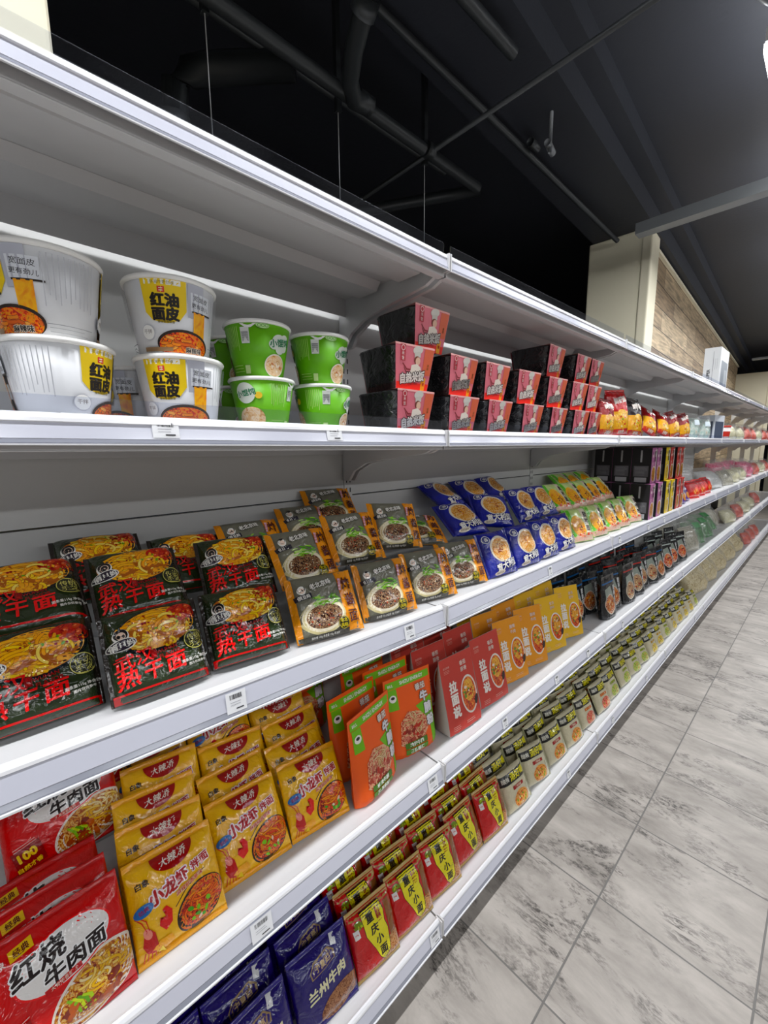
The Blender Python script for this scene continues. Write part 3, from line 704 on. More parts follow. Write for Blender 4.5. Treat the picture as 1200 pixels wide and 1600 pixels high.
def kit_beef(seed):
    w, h, d = .180, .172, .042
    K = Kit('noodle_pack', 'noodle pack'); P = Print()
    wr, sf = pillow(w, h, d, 'tb', .009, 5, 4, .0022, seed, F_('C8121C'), F_('B80F18'))
    K.add('wrapper', wr)
    P.part('printed_picture')
    P.ell(38, 44, 62, 40, F_('F0E6DC'), 22, 40).ell(38, 43, 59, 37, beef_mix, 22, 38)
    P.strands(52, 58, 38, 24, 36, 3.2, [F_('EFD28A'), F_('E4B860'), F_('F4E2B4')], F_('B07828'), seed)
    P.bits(30, 32, 40, 22, 14, 5, 11, [F_('7A3216'), F_('9A4A24'), F_('B8642E')], seed)
    for k in range(4): P.strip([(0 + 6 * k, 52 - 2 * k), (10 + 6 * k, 40), (14 + 6 * k, 24)], 5, F_(['8CB83A', 'C8D86A', '6A9A2A', 'B0CC58'][k]))
    P.part('title_panel')
    P.ell(8, 112, 62, 36, F_('E4452E'), 8, 40).ell(8, 112, 59, 34, F_('F1EEEC'), 8, 40)
    P.part('lettering')
    P.text('红烧', -22, 124, 33, F_('1A0E0E'), 8, .035, 1.0, .12, edge=F_('FFFFFF'), ew=.06).text('牛肉面', 20, 99, 27, F_('1A0E0E'), 8, .035, 1.0, .12, edge=F_('FFFFFF'), ew=.06)
    P.rect(2, 82, 46, 7, F_('B8242C'), 8).text('大骨浓香熬制', 2, 82, 5.5, F_('F6E8D8'), 8, .01)
    P.part('badge')
    P.rect(-56, 40, 40, 40, F_('8C0C14'), 12).text('100', -58, 46, 20, F_('F6D21E'), 12, .05, edge=F_('7A0A10')).text('自然才香', -56, 27, 9, F_('F6D21E'), 12, .03).lines(-56, 62, 40, 2, 4, F_('F0C8C0'), 12)
    P.part('emblem'); P.rect(-38, 150, 28, 13, F_('E8C24A'), 8).text('经典', -38, 150, 9.5, F_('5A1A0E'), 8, .02).text('白象', -66, 145, 11, F_('F6DCD8'), 8, .02)
    return K.prints(P, sf)

def kit_crayfish(seed):
    w, h, d = .150, .160, .040
    K = Kit('noodle_pack', 'noodle pack'); P = Print()
    Y = F_('FFC414')
    wr, sf = pillow(w, h, d, 'tb', .011, 3.6, 3, .0034, seed, Y, F_('F4B410'))
    K.add('wrapper', wr)
    P.part('printed_picture')
    P.ell(32, 44, 44, 33, F_('2A1A12'), 28, 34).ell(33, 44, 42, 30.5, noodle_r, 28, 34)
    P.strands(34, 45, 36, 28, 44, 3.0, [F_('E87A28'), F_('D85A1C'), F_('F2A050')], F_('8C2408'), seed)
    P.bits(28, 36, 28, 18, 9, 3, 5.5, [F_('5AA02C'), F_('8CC848'), F_('F0D8C0')], seed).strip([(-8, 62), (14, 80), (48, 92)], 2, F_('3A140C'))
    P.part('crayfish_drawing')      # a plain red crayfish: body, tail and two claws
    cz = lambda pts: [(-66 + (x + 58) * 1.25, 6 + (z - 8) * 1.25) for x, z in pts]
    P.star(cz([(-52, 20), (-44, 16), (-38, 24), (-40, 40), (-46, 48), (-53, 42), (-56, 30)]), F_('B8281C')).star(cz([(-46, 20), (-30, 12), (-18, 18), (-22, 27), (-36, 27)]), F_('F2B23A'))
    P.star(cz([(-27, 34), (-18, 40), (-16, 54), (-22, 62), (-28, 60), (-22, 54), (-26, 48), (-32, 52), (-34, 44)]), F_('D8481E')).ell(-54, 49, 6, 9, F_('E89A8C'), 20, 14, rings=1)
    for k in range(5): P.strip(cz([(-54 + 4 * k, 22), (-58 + 5 * k, 10)]), 2.4, F_('C8401C'))
    for k in (0, 1): P.strip(cz([(-46 - 3 * k, 46), (-48 - 5 * k, 58), (-56 - 4 * k, 66)]), 1.6, F_('C8401C'))
    P.star(cz([(-40, 14), (-30, 8), (-34, 20)]), F_('F6D83A'), rings=1)
    P.part('printed_half_circle'); t = np.linspace(pi, 2 * pi, 24)
    P.star([(2 + 36 * cos(a), 147 + 27 * sin(a)) for a in t], F_('9C1620'), (2, 137)); P.text('大辣娇', 2, 136, 14, F_('F2EAE0'), 4, .02, 1.1, .25)
    P.part('lettering')
    P.text('小龙', -22, 96, 24, F_('A81426'), 10, .05, 1, .1, edge=F_('F6E8E4'), ew=.09).text('虾', 10, 102, 21, F_('A81426'), 10, .05, edge=F_('F6E8E4'), ew=.09).text('拌面', 42, 108, 16, F_('A81426'), 10, .04, edge=F_('F6E8E4'), ew=.09)
    P.text('麻辣鲜香够味', 20, 85, 8, F_('C8501E'), 12, .02, 1, .2, edge=F_('F8E0C0'))
    P.ell(-54, 84, 15, 9, F_('3A6AA8'), 12).text('劲爽', -54, 84, 8, F_('8C1C4A'), 12, .02).text('白象', -50, 122, 11, F_('2A1A10'), 4, .03)
    return K.prints(P, sf)

def kit_shizu(seed):
    w, h, d = .168, .222, .066
    K = Kit('noodle_pouch', 'pouch'); P = Print(); O, G = M_('F2660C'), M_('78BC1E')
    wed = lambda u, v: max(0, (1 - max(0, v) ** 1.5)) * (1 - abs(u) ** 3.5) ** .7 * (1 if v > .06 else .75 + 4 * v)
    wr, sf = pillow(w, h, d, 'tb', .01, 4, 4, .0012, seed, O, O, O, wedge=wed)
    K.add('wrapper', wr)
    P.part('printed_band'); P.rect(0, 203, 156, 20, G); P.rect(66, 40, 24, 66, G); P.star([(10, 128), (74, 140), (78, 60), (52, 70), (30, 100)], G); P.rect(-60, 164, 30, 56, G)
    P.text('BILL', -62, 203, 10, M_(WHT), 0, .02).text('SHIZU ENERGY', 12, 203, 12.5, M_(WHT), 0, .03)
    P.part('printed_picture')
    P.star([(-56, 40), (-30, 22), (20, 34), (44, 60), (46, 84), (20, 112), (-20, 122), (-48, 100)], food('tomato_beef', ['5A180C', 'A8402C', 'D88E78', 'E6CFA8', '8C2C1C'], 70, 3), rings=5)
    P.strands(-4, 84, 40, 34, 24, 2.6, [M_('E8CFA0'), M_('D8B078'), M_('C87050')], M_('6A2414'), seed).bits(-10, 62, 42, 26, 22, 4, 9, [M_('A84634'), M_('8C2E20'), M_('C87462'), M_('B8331E')], seed)
    P.ell(-60, 168, 11, 10, M_('F2F0EA'), n=20).ell(-60, 170, 6, 4, M_('2A2A28'), n=14, rings=1)     # the round white badge
    P.part('lettering')
    P.text('番茄', 36, 176, 19, M_('E8E2D8'), 0, .03, edge=M_('8C3A14')).text('牛', 44, 146, 30, M_('E8E6EA'), 0, .05, edge=M_('6A6A5A')).text('腩', 52, 112, 30, M_('E8E6EA'), 0, .05, edge=M_('6A6A5A')).text('粉', 56, 76, 30, M_('E8E6EA'), 0, .05, edge=M_('6A6A5A'))
    P.rect(-6, 33, 76, 15, M_('4C7A24')).text('块块牛腩', -6, 33, 12, M_(WHT), 0, .04).rect(-6, 16, 76, 14, M_('5A8A2A')).text('日晒番茄', -6, 16, 12, M_(WHT), 0, .04)
    return K.prints(P, sf)

def kit_ramen(base, dark, seed, title, sub):
    w, h, d = .150, .225, .075
    K = Kit('noodle_pouch', 'pouch'); P = Print(); B_ = M_(base)
    wed = lambda u, v: max(0, (1 - max(0, v - .06) * 1.06)) * (.93 + .07 * (1 - u * u)) if v < .98 else .02
    wr, sf = pillow(w, h, d, 'tb', .01, 4, 4, .001, seed, B_, B_, M_('B9B2AA'), wedge=wed, nx=16, nz=18)
    K.add('wrapper', wr)
    P.part('printed_picture')
    P.ell(34, 92, 37, 58, M_('EDE4DA'), 0, 34).ell(34, 92, 32, 52, broth, 0, 34).ell(34, 104, 24, 34, food('ramen_' + base, ['8C3A10', 'D88A34', 'F0C878', 'E0A050'], 90, 3), 0, 26)
    P.bits(34, 96, 24, 40, 16, 3, 7, [M_('C8402A'), M_('6A9A3A'), M_('F0DCC4'), M_('8C4A2A')], seed).ell(62, 66, 8, 15, M_('3A2C28'), -20, 16, rings=1)
    P.part('lettering')
    for k, ch in enumerate('拉面说'): P.text(ch, -32, 134 - 37 * k, 35, M_('F6EEE6'), 0, .05)
    P.text(title, 26, 192, 15, M_('F2DDD2'), 0, .02).text(sub, 26, 173, 15, M_('F2DDD2'), 0, .02).text('日式风味', -48, 196, 7, M_('EAC8BC'), 0, .01).lines(-46, 184, 30, 3, 4, M_('E0A898'))
    P.lines(26, 18, 50, 2, 5, M_('EAC8BC')).lines(-40, 16, 36, 3, 5, M_('EAC8BC'))
    return K.prints(P, sf)

def kit_dark(seed, pic, band, txt):
    w, h, d = .140, .215, .06
    K = Kit('noodle_pouch', 'pouch'); P = Print()
    wed = lambda u, v: max(0, (1 - max(0, v) ** 1.3)) * (1 - abs(u) ** 4) ** .6 * (1 if v > .06 else .75 + 4 * v)
    bl = F_('191A1C'); wr, sf = pillow(w, h, d, 'tb', .01, 4, 4, .002, seed, bl, bl, bl, wedge=wed)
    K.add('wrapper', wr)
    P.part('printed_picture'); P.rect(0, 178, 132, 8, F_(band)); P.star([(-50, 150), (10, 160), (26, 110), (20, 40), (-50, 40)], F_('9AA29A'), rings=4)
    P.ell(-12, 72, 46, 50, F_('E2DCD0'), 0, 32).ell(-12, 72, 43, 46, pic, 0, 30).bits(-10, 70, 34, 36, 16, 4, 9, [F_('B84A24'), F_('E8C8A0'), F_('6A2A14'), F_('E8A03A')], seed)
    P.part('lettering')
    for k, ch in enumerate(txt): P.text(ch, 46, 146 - 27 * k, 25, F_('E2E4E4'), 0, .04)
    return K.prints(P, sf)

def kit_lanzhou(seed):
    w, h, d = .165, .170, .048
    K = Kit('noodle_pack', 'noodle pack'); P = Print()
    wr, sf = pillow(w, h, d, 'tb', .012, 3.4, 2.6, .0042, seed, F_('241B66'), F_('281F70'))
    K.add('wrapper', wr)
    P.part('printed_picture'); P.ell(30, 34, 58, 30, food('beef_noodles', ['3A1E14', '7A4A34', 'B88A6A', '5A3222'], 80, 3), 10, 34)
    P.part('emblem'); P.star([(-34, 112), (34, 120), (36, 134), (22, 146), (-22, 141), (-36, 126)], F_('9A8468')).star([(-31, 114), (31, 121), (33, 133), (20, 143), (-20, 138), (-33, 126)], F_('33266A')).text('宁夏路', 0, 128, 15, F_('C8B08C'), 6, .03)
    P.part('lettering'); P.text('兰州牛肉', 2, 88, 27, F_('F0ECCB'), 8, .04, 1, .1)
    P.part('sticker'); P.rect(40, 150, 14, 20, F_('E8E8EA'), -14)
    return K.prints(P, sf)

def kit_chongqing(seed):
    w, h, d = .139, .165, .044
    K = Kit('noodle_pack', 'noodle pack'); P = Print()
    wr, sf = pillow(w, h, d, 'tb', .009, 4, 4, .0022, seed, F_('C2242A'), F_('C2A878'))
    K.add('wrapper', wr)
    P.part('printed_picture'); P.rect(54, 76, 26, 130, F_('8A5A38')); P.ell(48, 34, 30, 28, food('noodle_nest', ['5A2A14', 'A8683C', 'D8B084', '7A3A20'], 90, 3), 0, 28); P.rect(0, 150, 138, 10, F_('B79A6A')); P.ell(-44, 132, 12, 10, F_('7A8A2A'), 0, 18).bits(-44, 130, 14, 10, 8, 2, 4, [F_('B8C84A'), F_('8C1A16')], seed)
    P.part('title_panel'); pan = [(-32, 150), (30, 150), (35, 128), (31, 104), (36, 84), (34, 34), (14, 18), (0, 34), (-10, 60), (-27, 96)]
    P.star([(x * 1.05, 85 + (z - 85) * 1.04) for x, z in pan], F_('2A1410'), (4, 90), 4).star(pan, F_('ECE21A'), (4, 90), 4); P.rect(18, 126, 14, 30, F_('8C2418')).text('老字号', 18, 126, 8, F_('E8C83A'), 0, .01, vertical=True)
    P.part('lettering')
    for k, (ch, x) in enumerate(zip('重庆小面', (-8, -1, 8, 14))): P.text(ch, x, 132 - 29 * k, 24, F_('1A120C'), 0, .035)
    P.part('sticker'); P.rect(-52, 116, 15, 20, F_('F0EEEC'), 6).text('109g', -52, 116, 5, F_('C83A3A'), 6)
    return K.prints(P, sf)

def kit_soup(seed, pic, tagcol, sub):
    w, h, d = .158, .140, .046
    K = Kit('noodle_pack', 'noodle pack'); P = Print(); b_ = F_('DDD6BE')
    wr, sf = pillow(w, h, d, 'lr', .009, 4, 4, .002, seed, b_, F_('A9A88C'))
    K.add('wrapper', wr)
    P.part('printed_picture')
    P.rect(0, 113, 146, 34, F_('1E1D18')); P.rect(0, 92, 144, 4, F_('DAD6BC')); P.ell(4, 34, 46, 32, F_('DCD4BC'), 0, 30).ell(4, 34, 42, 29, pic, 0, 30)
    P.bits(4, 34, 32, 20, 16, 3, 6, [F_('E8C080'), F_('7AA03A'), F_('C85A2A'), F_('F0E0C0')], seed); P.rect(56, 50, 26, 34, F_('CFCDB2')); P.lines(56, 50, 20, 4, 7, F_('5A5A44'))
    P.part('lettering')
    P.text('汤好喝', 18, 114, 27, F_('E6DC22'), 0, .04, 1.1, .1).text('酸辣', -50, 114, 17, F_('E8E6DA'), 0, .02); P.rect(2, 78, 60, 12, F_(tagcol)).text(sub, 2, 78, 8.5, F_('F2E6D0'), 0, .02)
    return K.prints(P, sf)

# ---- cups and bowls
def lathe(prof, n, q, cap=True):
    b = MB(); vs = [(r * cos(2 * pi * k / n), r * sin(2 * pi * k / n), z) for r, z in prof for k in range(n)]
    fs = [(i * n + k, i * n + (k + 1) % n, (i + 1) * n + (k + 1) % n, (i + 1) * n + k) for i in range(len(prof) - 1) for k in range(n)]
    if cap: fs += [tuple(range(n))[::-1], tuple(range((len(prof) - 1) * n, len(prof) * n))]
    return b.add(vs, fs, q).mesh('lathe', True)
def cone_surf(r0, r1, h):
    rm = (r0 + r1) / 2
    def f(x, z, o):
        a = x / rm; z = max(.002, min(h - .007, z)); r = r0 + (r1 - r0) * (z - .002) / (h - .008) + o
        return Vector((r * sin(a), -r * cos(a), z))
    return f
def kit_white_cup():
    r0, r1, h = .051, .0655, .110; K = Kit('noodle_cup', 'noodle cup'); P = Print(); sf = cone_surf(r0, r1, h)
    K.add('cup_body', lathe([(r0 - .004, 0), (r0, .002), (r1, h - .006)], 56, C_('E6E7EA')))
    K.add('cup_rim', lathe([(r1, h - .007), (r1 + .0032, h - .006), (r1 + .004, h - .003), (r1 + .0028, h - .0005), (r1 - .002, h)], 56, C_('F2F1EE')))
    lid = lathe([(.001, h + .0008), (r1 + .002, h + .0006), (r1 + .003, h - .001)], 48, C_('EDEBE6')); K.add('lid', lid)
    for c in (0, 178):
        P.part('title_panel'); P.star([(c - 34, 104), (c + 24, 104), (c + 24, 62), (c + 14, 48), (c - 4, 43), (c - 24, 47), (c - 33, 58)], C_('F0CE1E'), (c - 6, 76), 5)
        P.rect(c - 6, 99, 46, 7, C_('F2F0E6')).text('非油炸更劲道', c - 6, 99, 5, C_('8A7A2A'), 0, .01).rect(c - 8, 89, 9, 8, C_('D8433A')).rect(c - 8, 90.5, 5, 1, C_(WHT)).rect(c - 8, 87.5, 5, 1, C_(WHT))
        P.part('lettering'); P.text('红油', c - 5, 75, 19, C_('1C1510'), 0, .06).text('面皮', c - 5, 56, 19, C_('1C1510'), 0, .06).text('够味够辣鲜香', c - 5, 45, 4, C_('7A6A1A'))
        P.rect(c + 38, 80, 24, 50, C_('B9BBC6')).rect(c + 46, 78, 32, 26, C_('DDE0E6')); P.text('宽面皮', c + 46, 84, 8.5, C_('1C1C20'), -4, .01).text('更有劲儿', c + 46, 73, 7.5, C_('1C1C20'), -4, .01)
        P.rect(c + 49, 64, 34, 2.4, C_('2A2018'))
        P.part('printed_picture'); P.rect(c + 44, 44, 20, 40, food('wide_noodle', ['C86A0C', 'F0A01E', 'F8BC48', 'E08A14'], 30, 2)).ell(c + 20, 14, 42, 22, C_('2A1C14'), 0, 34).ell(c + 20, 12, 39, 20, noodle_r, 0, 34)
        P.strands(c + 20, 12, 38, 18, 22, 4, [C_('E88828'), C_('D86418'), C_('F0A850')], C_('8C3008'), 3)
        P.ell(c - 34, 30, 11, 11, C_('C9CAD2'), n=26).ell(c - 34, 30, 10, 10, C_('F4F3F0'), n=26); P.part('lettering'); P.text('干拌', c - 34, 31, 7, C_('5A4A44'), 0, .01).rect(c - 22, 6, 46, 6, C_('9A7A5A')).text('麻辣味', c + 34, 7, 9, C_('1C1510'), 0, .03, edge=C_('F4E8D8'))
    P.part('small_print')
    for c in (90, -90): P.lines(c, 66, 62, 11, 5.2, C_('BFC0C6'), th=1.1, vertical=True).rect(c, 15, 58, .8, C_('8A8A90')).lines(c, 8, 50, 2, 5, C_('A8A8AC'))
    return K.prints(P, sf)
def kit_green_cup():
    r0, r1, h = .043, .0585, .094; K = Kit('noodle_cup', 'noodle cup'); P = Print(); sf = cone_surf(r0, r1, h)
    K.add('cup_body', lathe([(r0 - .004, 0), (r0, .002), (r1, h - .006)], 56, C_('6DB81E')))
    K.add('cup_rim', lathe([(r1, h - .006), (r1 + .0028, h - .005), (r1 + .0034, h - .003), (r1 + .0024, h - .0005), (r1 - .002, h)], 56, C_('F2F1EE')))
    K.add('lid', lathe([(.001, h + .0008), (r1 + .0018, h + .0006), (r1 + .0026, h - .001)], 48, C_('F0F0EC')))
    K.add('lid_tab', new_mesh('lid_tab', [sf(x, z, .0012) for x, z in ((-14, 89), (14, 89), (4, 79), (-4, 79))] if 0 else [sf(x * .001, z * .001, .0012) for x, z in ((-13, 91), (13, 91), (4, 80), (-4, 80))], [(0, 3, 2, 1)], [C_('ECECEA')]))
    P.part('small_print'); P.lines(-32, 62, 42, 8, 3.6, C_('B4DC7E'), th=1.1, vertical=True); P.lines(-28, 14, 34, 3, 5, C_('B4DC7E')); P.rect(-8, 12, 10, 14, C_('C8E49C'))
    P.part('barcode'); P.rect(-6, 68, 14, 26, C_('DADCD8'))
    for k in range(10): P.rect(-6, 59 + 1.6 * k, 11, .8, C_('5A5E62'))
    P.part('printed_picture')
    for a, b_, r in ((52, 62, 14), (42, 56, 10), (62, 54, 11), (54, 48, 9), (64, 68, 9)): P.ell(a, b_, r, r * .85, C_('D6DCD2'), 0, 22)
    P.ell(46, 20, 22, 20, C_('EFE6D8'), 10, 28).ell(46, 20, 20, 18, pale_soup, 10, 28).bits(46, 20, 15, 12, 10, 2, 5, [C_('E8C8A8'), C_('C87A4A'), C_('F4E4D0')], 4)
    P.ell(-88, 66, 17, 18, C_('D6DCD2'), 0, 24).ell(-82, 20, 26, 22, pale_soup, 10, 28).ell(-66, 62, 6, 6, C_('F0C84A'), 0, 16)
    P.part('lettering'); P.text('小馄饨', 54, 60, 14, C_('2E7A54'), 10, .03).text('小馄饨', -88, 66, 12, C_('2E7A54'), 10, .03); P.ell(22, 84, 10, 4.5, C_('B8DC9A'), -4, 18).ring(17, 84, 2.6, .7, C_('3A8A2A'), 14).ring(22.5, 84, 2.6, .7, C_('3A8A2A'), 14).ring(28, 84, 2.6, .7, C_('3A8A2A'), 14)
    return K.prints(P, sf)
def kit_rice():
    wx, wy, h, tp = .063, .075, .098, .80; K = Kit('rice_bowl', 'rice bowl'); P = Print()
    blk = mat('black_shrink_film', (.014, .014, .016), rough=.16, spec=.7, bump=.8, bscale=34, bdist=.008)
    b = MB(); n = 48; prof = [(.62, .0), (tp, .004), (tp + (1 - tp) * .5, h * .5), (1.0, h - .006), (1.02, h - .004), (1.0, h), (.3, h + .001)]
    vs = []
    for s_, z in prof:
        for k in range(n):
            a = 2 * pi * k / n; c, d = cos(a), sin(a); vs.append((s_ * wx * math.copysign(abs(c) ** .42, c), s_ * wy * math.copysign(abs(d) ** .42, d), z))
    fs = [(i * n + k, i * n + (k + 1) % n, (i + 1) * n + (k + 1) % n, (i + 1) * n + k) for i in range(len(prof) - 1) for k in range(n)] + [tuple(range(n))[::-1], tuple(range((len(prof) - 1) * n, len(prof) * n))]
    K.add('bowl', b.add(vs, fs, blk).mesh('bowl', True))
    pk = C_('E07A88'); y0 = lambda z: -(tp + (1 - tp) * z / h) * wy - .0022
    hw = lambda z: wx * (tp + (1 - tp) * z / h) * 1.0
    b = MB(); N = 8
    for sg in (1, -1):
        vs = [(x * hw(z) * (1 if sg > 0 else .72), sg * y0(z), z) for z in [h * j / N for j in range(N + 1)] for x in (-1, -.5, 0, .5, 1)]
        b.add(vs, [((j * 5 + i), (j * 5 + i + 1), (j * 5 + i + 6), (j * 5 + i + 5))[::sg] for j in range(N) for i in range(4)], pk)
    b.add([(-hw(h), y0(h), h + .0022), (hw(h), y0(h), h + .0022), (.72 * hw(h), -y0(h), h + .0022), (-.72 * hw(h), -y0(h), h + .0022), (-hw(h), y0(h), h - .002), (hw(h), y0(h), h - .002)], [(0, 1, 2, 3), (4, 5, 1, 0)], C_('E8A8A4'))
    K.add('sleeve', b.mesh('sleeve', False))
    sf = lambda x, z, o: Vector((x * (hw(z) / wx), y0(z) - o, z))
    P.part('printed_picture'); P.rect(0, 9, 122, 18, C_('E8342A')); P.rect(46, 66, 30, 58, C_('DA6A4A')).rect(40, 16, 16, 30, C_('F0A820'))
    # a plain chef: hat, hair, face and white jacket
    P.ell(8, 90, 16, 9, C_('D8D4CC'), 10).rect(8, 80, 20, 12, C_('CFCBC2'), 8); P.ell(8, 68, 10, 9, C_('7A3A2A'), 0, 20).ell(11, 66, 8, 9, C_('E6BFA6'), 0, 20)
    P.star([(-10, 56), (8, 60), (22, 54), (30, 38), (20, 24), (-14, 22), (-22, 30), (-12, 44)], C_('EDE3D6'), rings=3); P.strip([(-12, 46), (-26, 46), (-40, 58)], 4, C_('8C2E34')).strip([(-16, 42), (-28, 40), (-36, 50)], 2.5, C_('6A2428'))
    P.part('brand_strip'); P.rect(-40, 80, 15, 34, C_('B83440')).ring(-40, 90, 6, 1.4, C_('F0D8D4'), 20).text('米饭', -40, 74, 9, C_('F0D8D4'), 0, .02, vertical=True)
    P.part('lettering'); P.text('自热米饭', -4, 30, 23, C_('F4F0EA'), 8, .05, 1, .12, edge=C_('3A2428'), ew=.08).text('一人食小火锅饭', -2, 15, 5.5, C_('8C1C28'), 6, .01).text('香菇', 48, 56, 6, C_('8C5A14'), 0, .02, vertical=True).text('辣', 40, 16, 9, C_('C8241C'))
    return K.prints(P, sf)

# ================================================================== stocking the shelves
rnd = random.Random(11)
j_ = lambda a: rnd.uniform(-a, a)
# ---- second shelf from top: cups
ZU = LEV['upper']
wc = kit_white_cup(); gc = kit_green_cup(); rb = kit_rice()
GW = 'white wide-noodle cups'
def cup(k, x, y, level, yaw, label, group, h):
    zz = shelf_z('upper', x) + .0005 + level * (h + .0024)
    return k.put(x, y - .05, zz, 0, yaw, 0, label, group)
for x, y, l, yaw, lb in ((.083, .757, 0, 48, 'white noodle cup at the far left, lower of its stack, small print facing out'),
                         (.079, .757, 1, -70, 'white noodle cup at the far left, upper of its stack, noodle picture facing out'),
                         (.245, .757, 0, -34, 'white noodle cup with yellow panel beside the green cups, lower of the stack'),
                         (.240, .757, 1, -21, 'white noodle cup with yellow panel beside the green cups, upper of the stack'),
                         (.222, .905, 0, 100, 'white noodle cup standing alone at the back behind the second white stack')):
    cup(wc, x, y, l, yaw, lb, GW, .110)
GG = 'green dumpling soup cups'
for x, y, l, yaw, lb in ((.392, .765, 0, 40, 'green soup cup with cloud on its left side, lower of the left green stack'),
                         (.387, .765, 1, -43, 'green soup cup tilted slightly, upper of the left green stack'),
                         (.523, .757, 0, -21, 'green soup cup with centred barcode, lower of the right green stack'),
                         (.520, .757, 1, -37, 'green soup cup with barcode, upper of the right green stack'),
                         (.405, .900, 0, -66, 'shaded green soup cup at the back behind the left green stack, lower one'),
                         (.400, .900, 1, -66, 'shaded green soup cup at the back behind the left green stack, upper one')):
    cup(gc, x, y, l, yaw, lb, GG, .094)
# ---- self-heating rice bowls, three tiers
GR = 'black rice bowls with pink sleeves'; XB = [.737, .927, 1.099, 1.292, 1.484, 1.667, 1.802]
TIER = ['bottom', 'middle', 'top']
for tier, xs in ((0, XB), (1, [.742, .930, 1.088, 1.270, 1.470, 1.650, 1.785])):
    for i, x in enumerate(xs):
        y = .688 + j_(.002) + (.004 if tier else 0)
        rb.put(x, y, ZU + .0012 + tier * .1012, 0, j_(3), 0, 'black rice bowl with pink chef sleeve, %s from the left in the %s tier' % (ORD[i], TIER[tier]), GR)
for i, (x, y) in enumerate(((.822, .712), (1.452, .692), (1.676, .694), (1.812, .695))):
    rb.put(x, y, ZU + .0012 + 2 * .1012, 0, j_(3), 0, 'black rice bowl with pink chef sleeve, %s from the left in the top tier' % ORD[i], GR)

# ---- middle shelf
ZM = LEV['middle']; zm = lambda x: shelf_z('middle', x) + .0006
wu = [kit_wuhan(s) for s in (1, 2, 3)]; GWu = 'dark green hot dry noodle packs'
for n, (k, x, y, z, lean, yaw, roll, lb) in enumerate((
        (0, .010, .712, None, 31, 3, 0, 'front pack cut by the left picture edge'), (1, .163, .690, None, 30, 2, 0, 'middle pack of the front row, round stamp fully visible'),
        (2, .318, .695, None, 34, -2, 1, 'right pack of the front row beside the yellow-striped packs'),
        (1, .015, .805, 1.235, 50, 4, 0, 'left pack of the second row, mostly red edge showing'), (0, .165, .800, 1.222, 42, 1, 0, 'middle pack of the second row'),
        (2, .352, .795, 1.213, 36, -4, 0, 'right pack of the second row'), (2, .110, .872, 1.245, 44, 3, 0, 'pack tucked behind the middle one of the second row'),
        (1, .285, .862, 1.225, 46, 0, 2, 'pack at the back between the middle and right piles'))):
    wu[k].put(x, y, zm(x) + .0012 if z is None else z, lean, yaw, roll + 1.67, 'dark noodle pack with red lettering, ' + lb, GWu)
zj = [kit_zhajiang(s) for s in (4, 5, 6)]; GZ = 'grey and yellow black-bean noodle packs'
for n, (k, x, y, z, lean, yaw, roll, lb) in enumerate((
        (0, .492, .682, None, 32, -7, 0, 'first of the front row from the left'), (1, .672, .682, None, 27, -8, -1, 'second of the front row from the left'),
        (2, .842, .685, None, 27, -12, 0, 'third of the front row from the left'), (0, 1.000, .692, None, 30, -14, 0, 'last of the front row, beside the blue packs'),
        (1, .508, .775, 1.216, 36, 2, 0, 'left one of the second row, tilted back'), (2, .648, .785, 1.236, 34, -3, 0, 'second one of the second row, upright'),
        (0, .790, .79, 1.240, 30, -8, 4, 'third one of the second row, standing highest'), (1, .940, .79, 1.226, 62, -24, 3, 'lying back with its yellow edge forward'),
        (2, .420, .885, 1.240, 42, 3, 0, 'left one of the back row'), (1, .575, .90, 1.258, 40, 0, 0, 'middle one of the back row'), (0, .70, .90, 1.272, 40, -4, 0, 'right one of the back row'),
        (2, 1.02, .88, 1.206, 64, -14, 0, 'flat one at the back near the blue packs'))):
    zj[k].put(x, y, zm(x) + .0012 if z is None else z, lean, yaw, roll + (1.67 if x < .8 else 0), 'grey noodle pack with yellow side band, ' + lb, GZ)
it = [kit_italian(s) for s in (7, 8, 9)]; GI = 'dark blue spaghetti packs'
for n, (k, x, y, z, lean, yaw, roll, lb) in enumerate((
        (0, 1.148, .680, None, 27, -5, 0, 'first of the front row from the left'), (1, 1.312, .680, None, 24, -4, 0, 'second of the front row from the left'),
        (2, 1.472, .680, None, 22, -4, 0, 'third of the front row from the left'), (0, 1.640, .684, None, 22, -4, 0, 'last of the front row, beside the green packs'),
        (1, 1.120, .765, 1.238, 56, -14, 0, 'left one of the second row, lying back'), (2, 1.300, .765, 1.236, 46, -22, 8, 'large tilted one of the second row'),
        (0, 1.510, .775, 1.236, 36, -4, 0, 'third one of the second row'), (1, 1.680, .785, 1.236, 38, -6, 0, 'right one of the second row'),
        (0, 1.19, .89, 1.28, 58, 10, 0, 'left one at the shaded back'), (2, 1.36, .90, 1.292, 50, -6, 0, 'second one at the shaded back'), (1, 1.54, .91, 1.292, 48, 8, 0, 'third one at the shaded back'))):
    it[k].put(x, y, zm(x) if z is None else z, lean, yaw, roll, 'dark blue spaghetti noodle pack, ' + lb, GI)
gr = [kit_green(s) for s in (10, 11)]; GGr = 'pale green noodle packs'
for n, (x, yaw) in enumerate(((1.826, -16), (2.000, -8), (2.165, -8), (2.31, -8), (2.49, -14))):
    gr[n % 2].put(x, .686, zm(x), 26, yaw, 0, 'pale green and yellow noodle pack, %s from the left in the front row' % ORD[n], GGr)
for n, (x, z) in enumerate(((1.83, 1.232), (2.00, 1.228), (2.16, 1.226), (2.30, 1.226), (2.44, 1.23))):
    gr[(n + 1) % 2].put(x, .775 + .01 * n, z, 40, -10 + j_(4), 0, 'pale green and yellow noodle pack, %s from the left in the raised second row' % ORD[n], GGr)
for n, x in enumerate((2.17, 2.33, 2.47)):
    gr[n % 2].put(x, .88, 1.27, 48, -6, 0, 'pale green noodle pack, %s from the left in the shaded back row' % ORD[n], GGr)

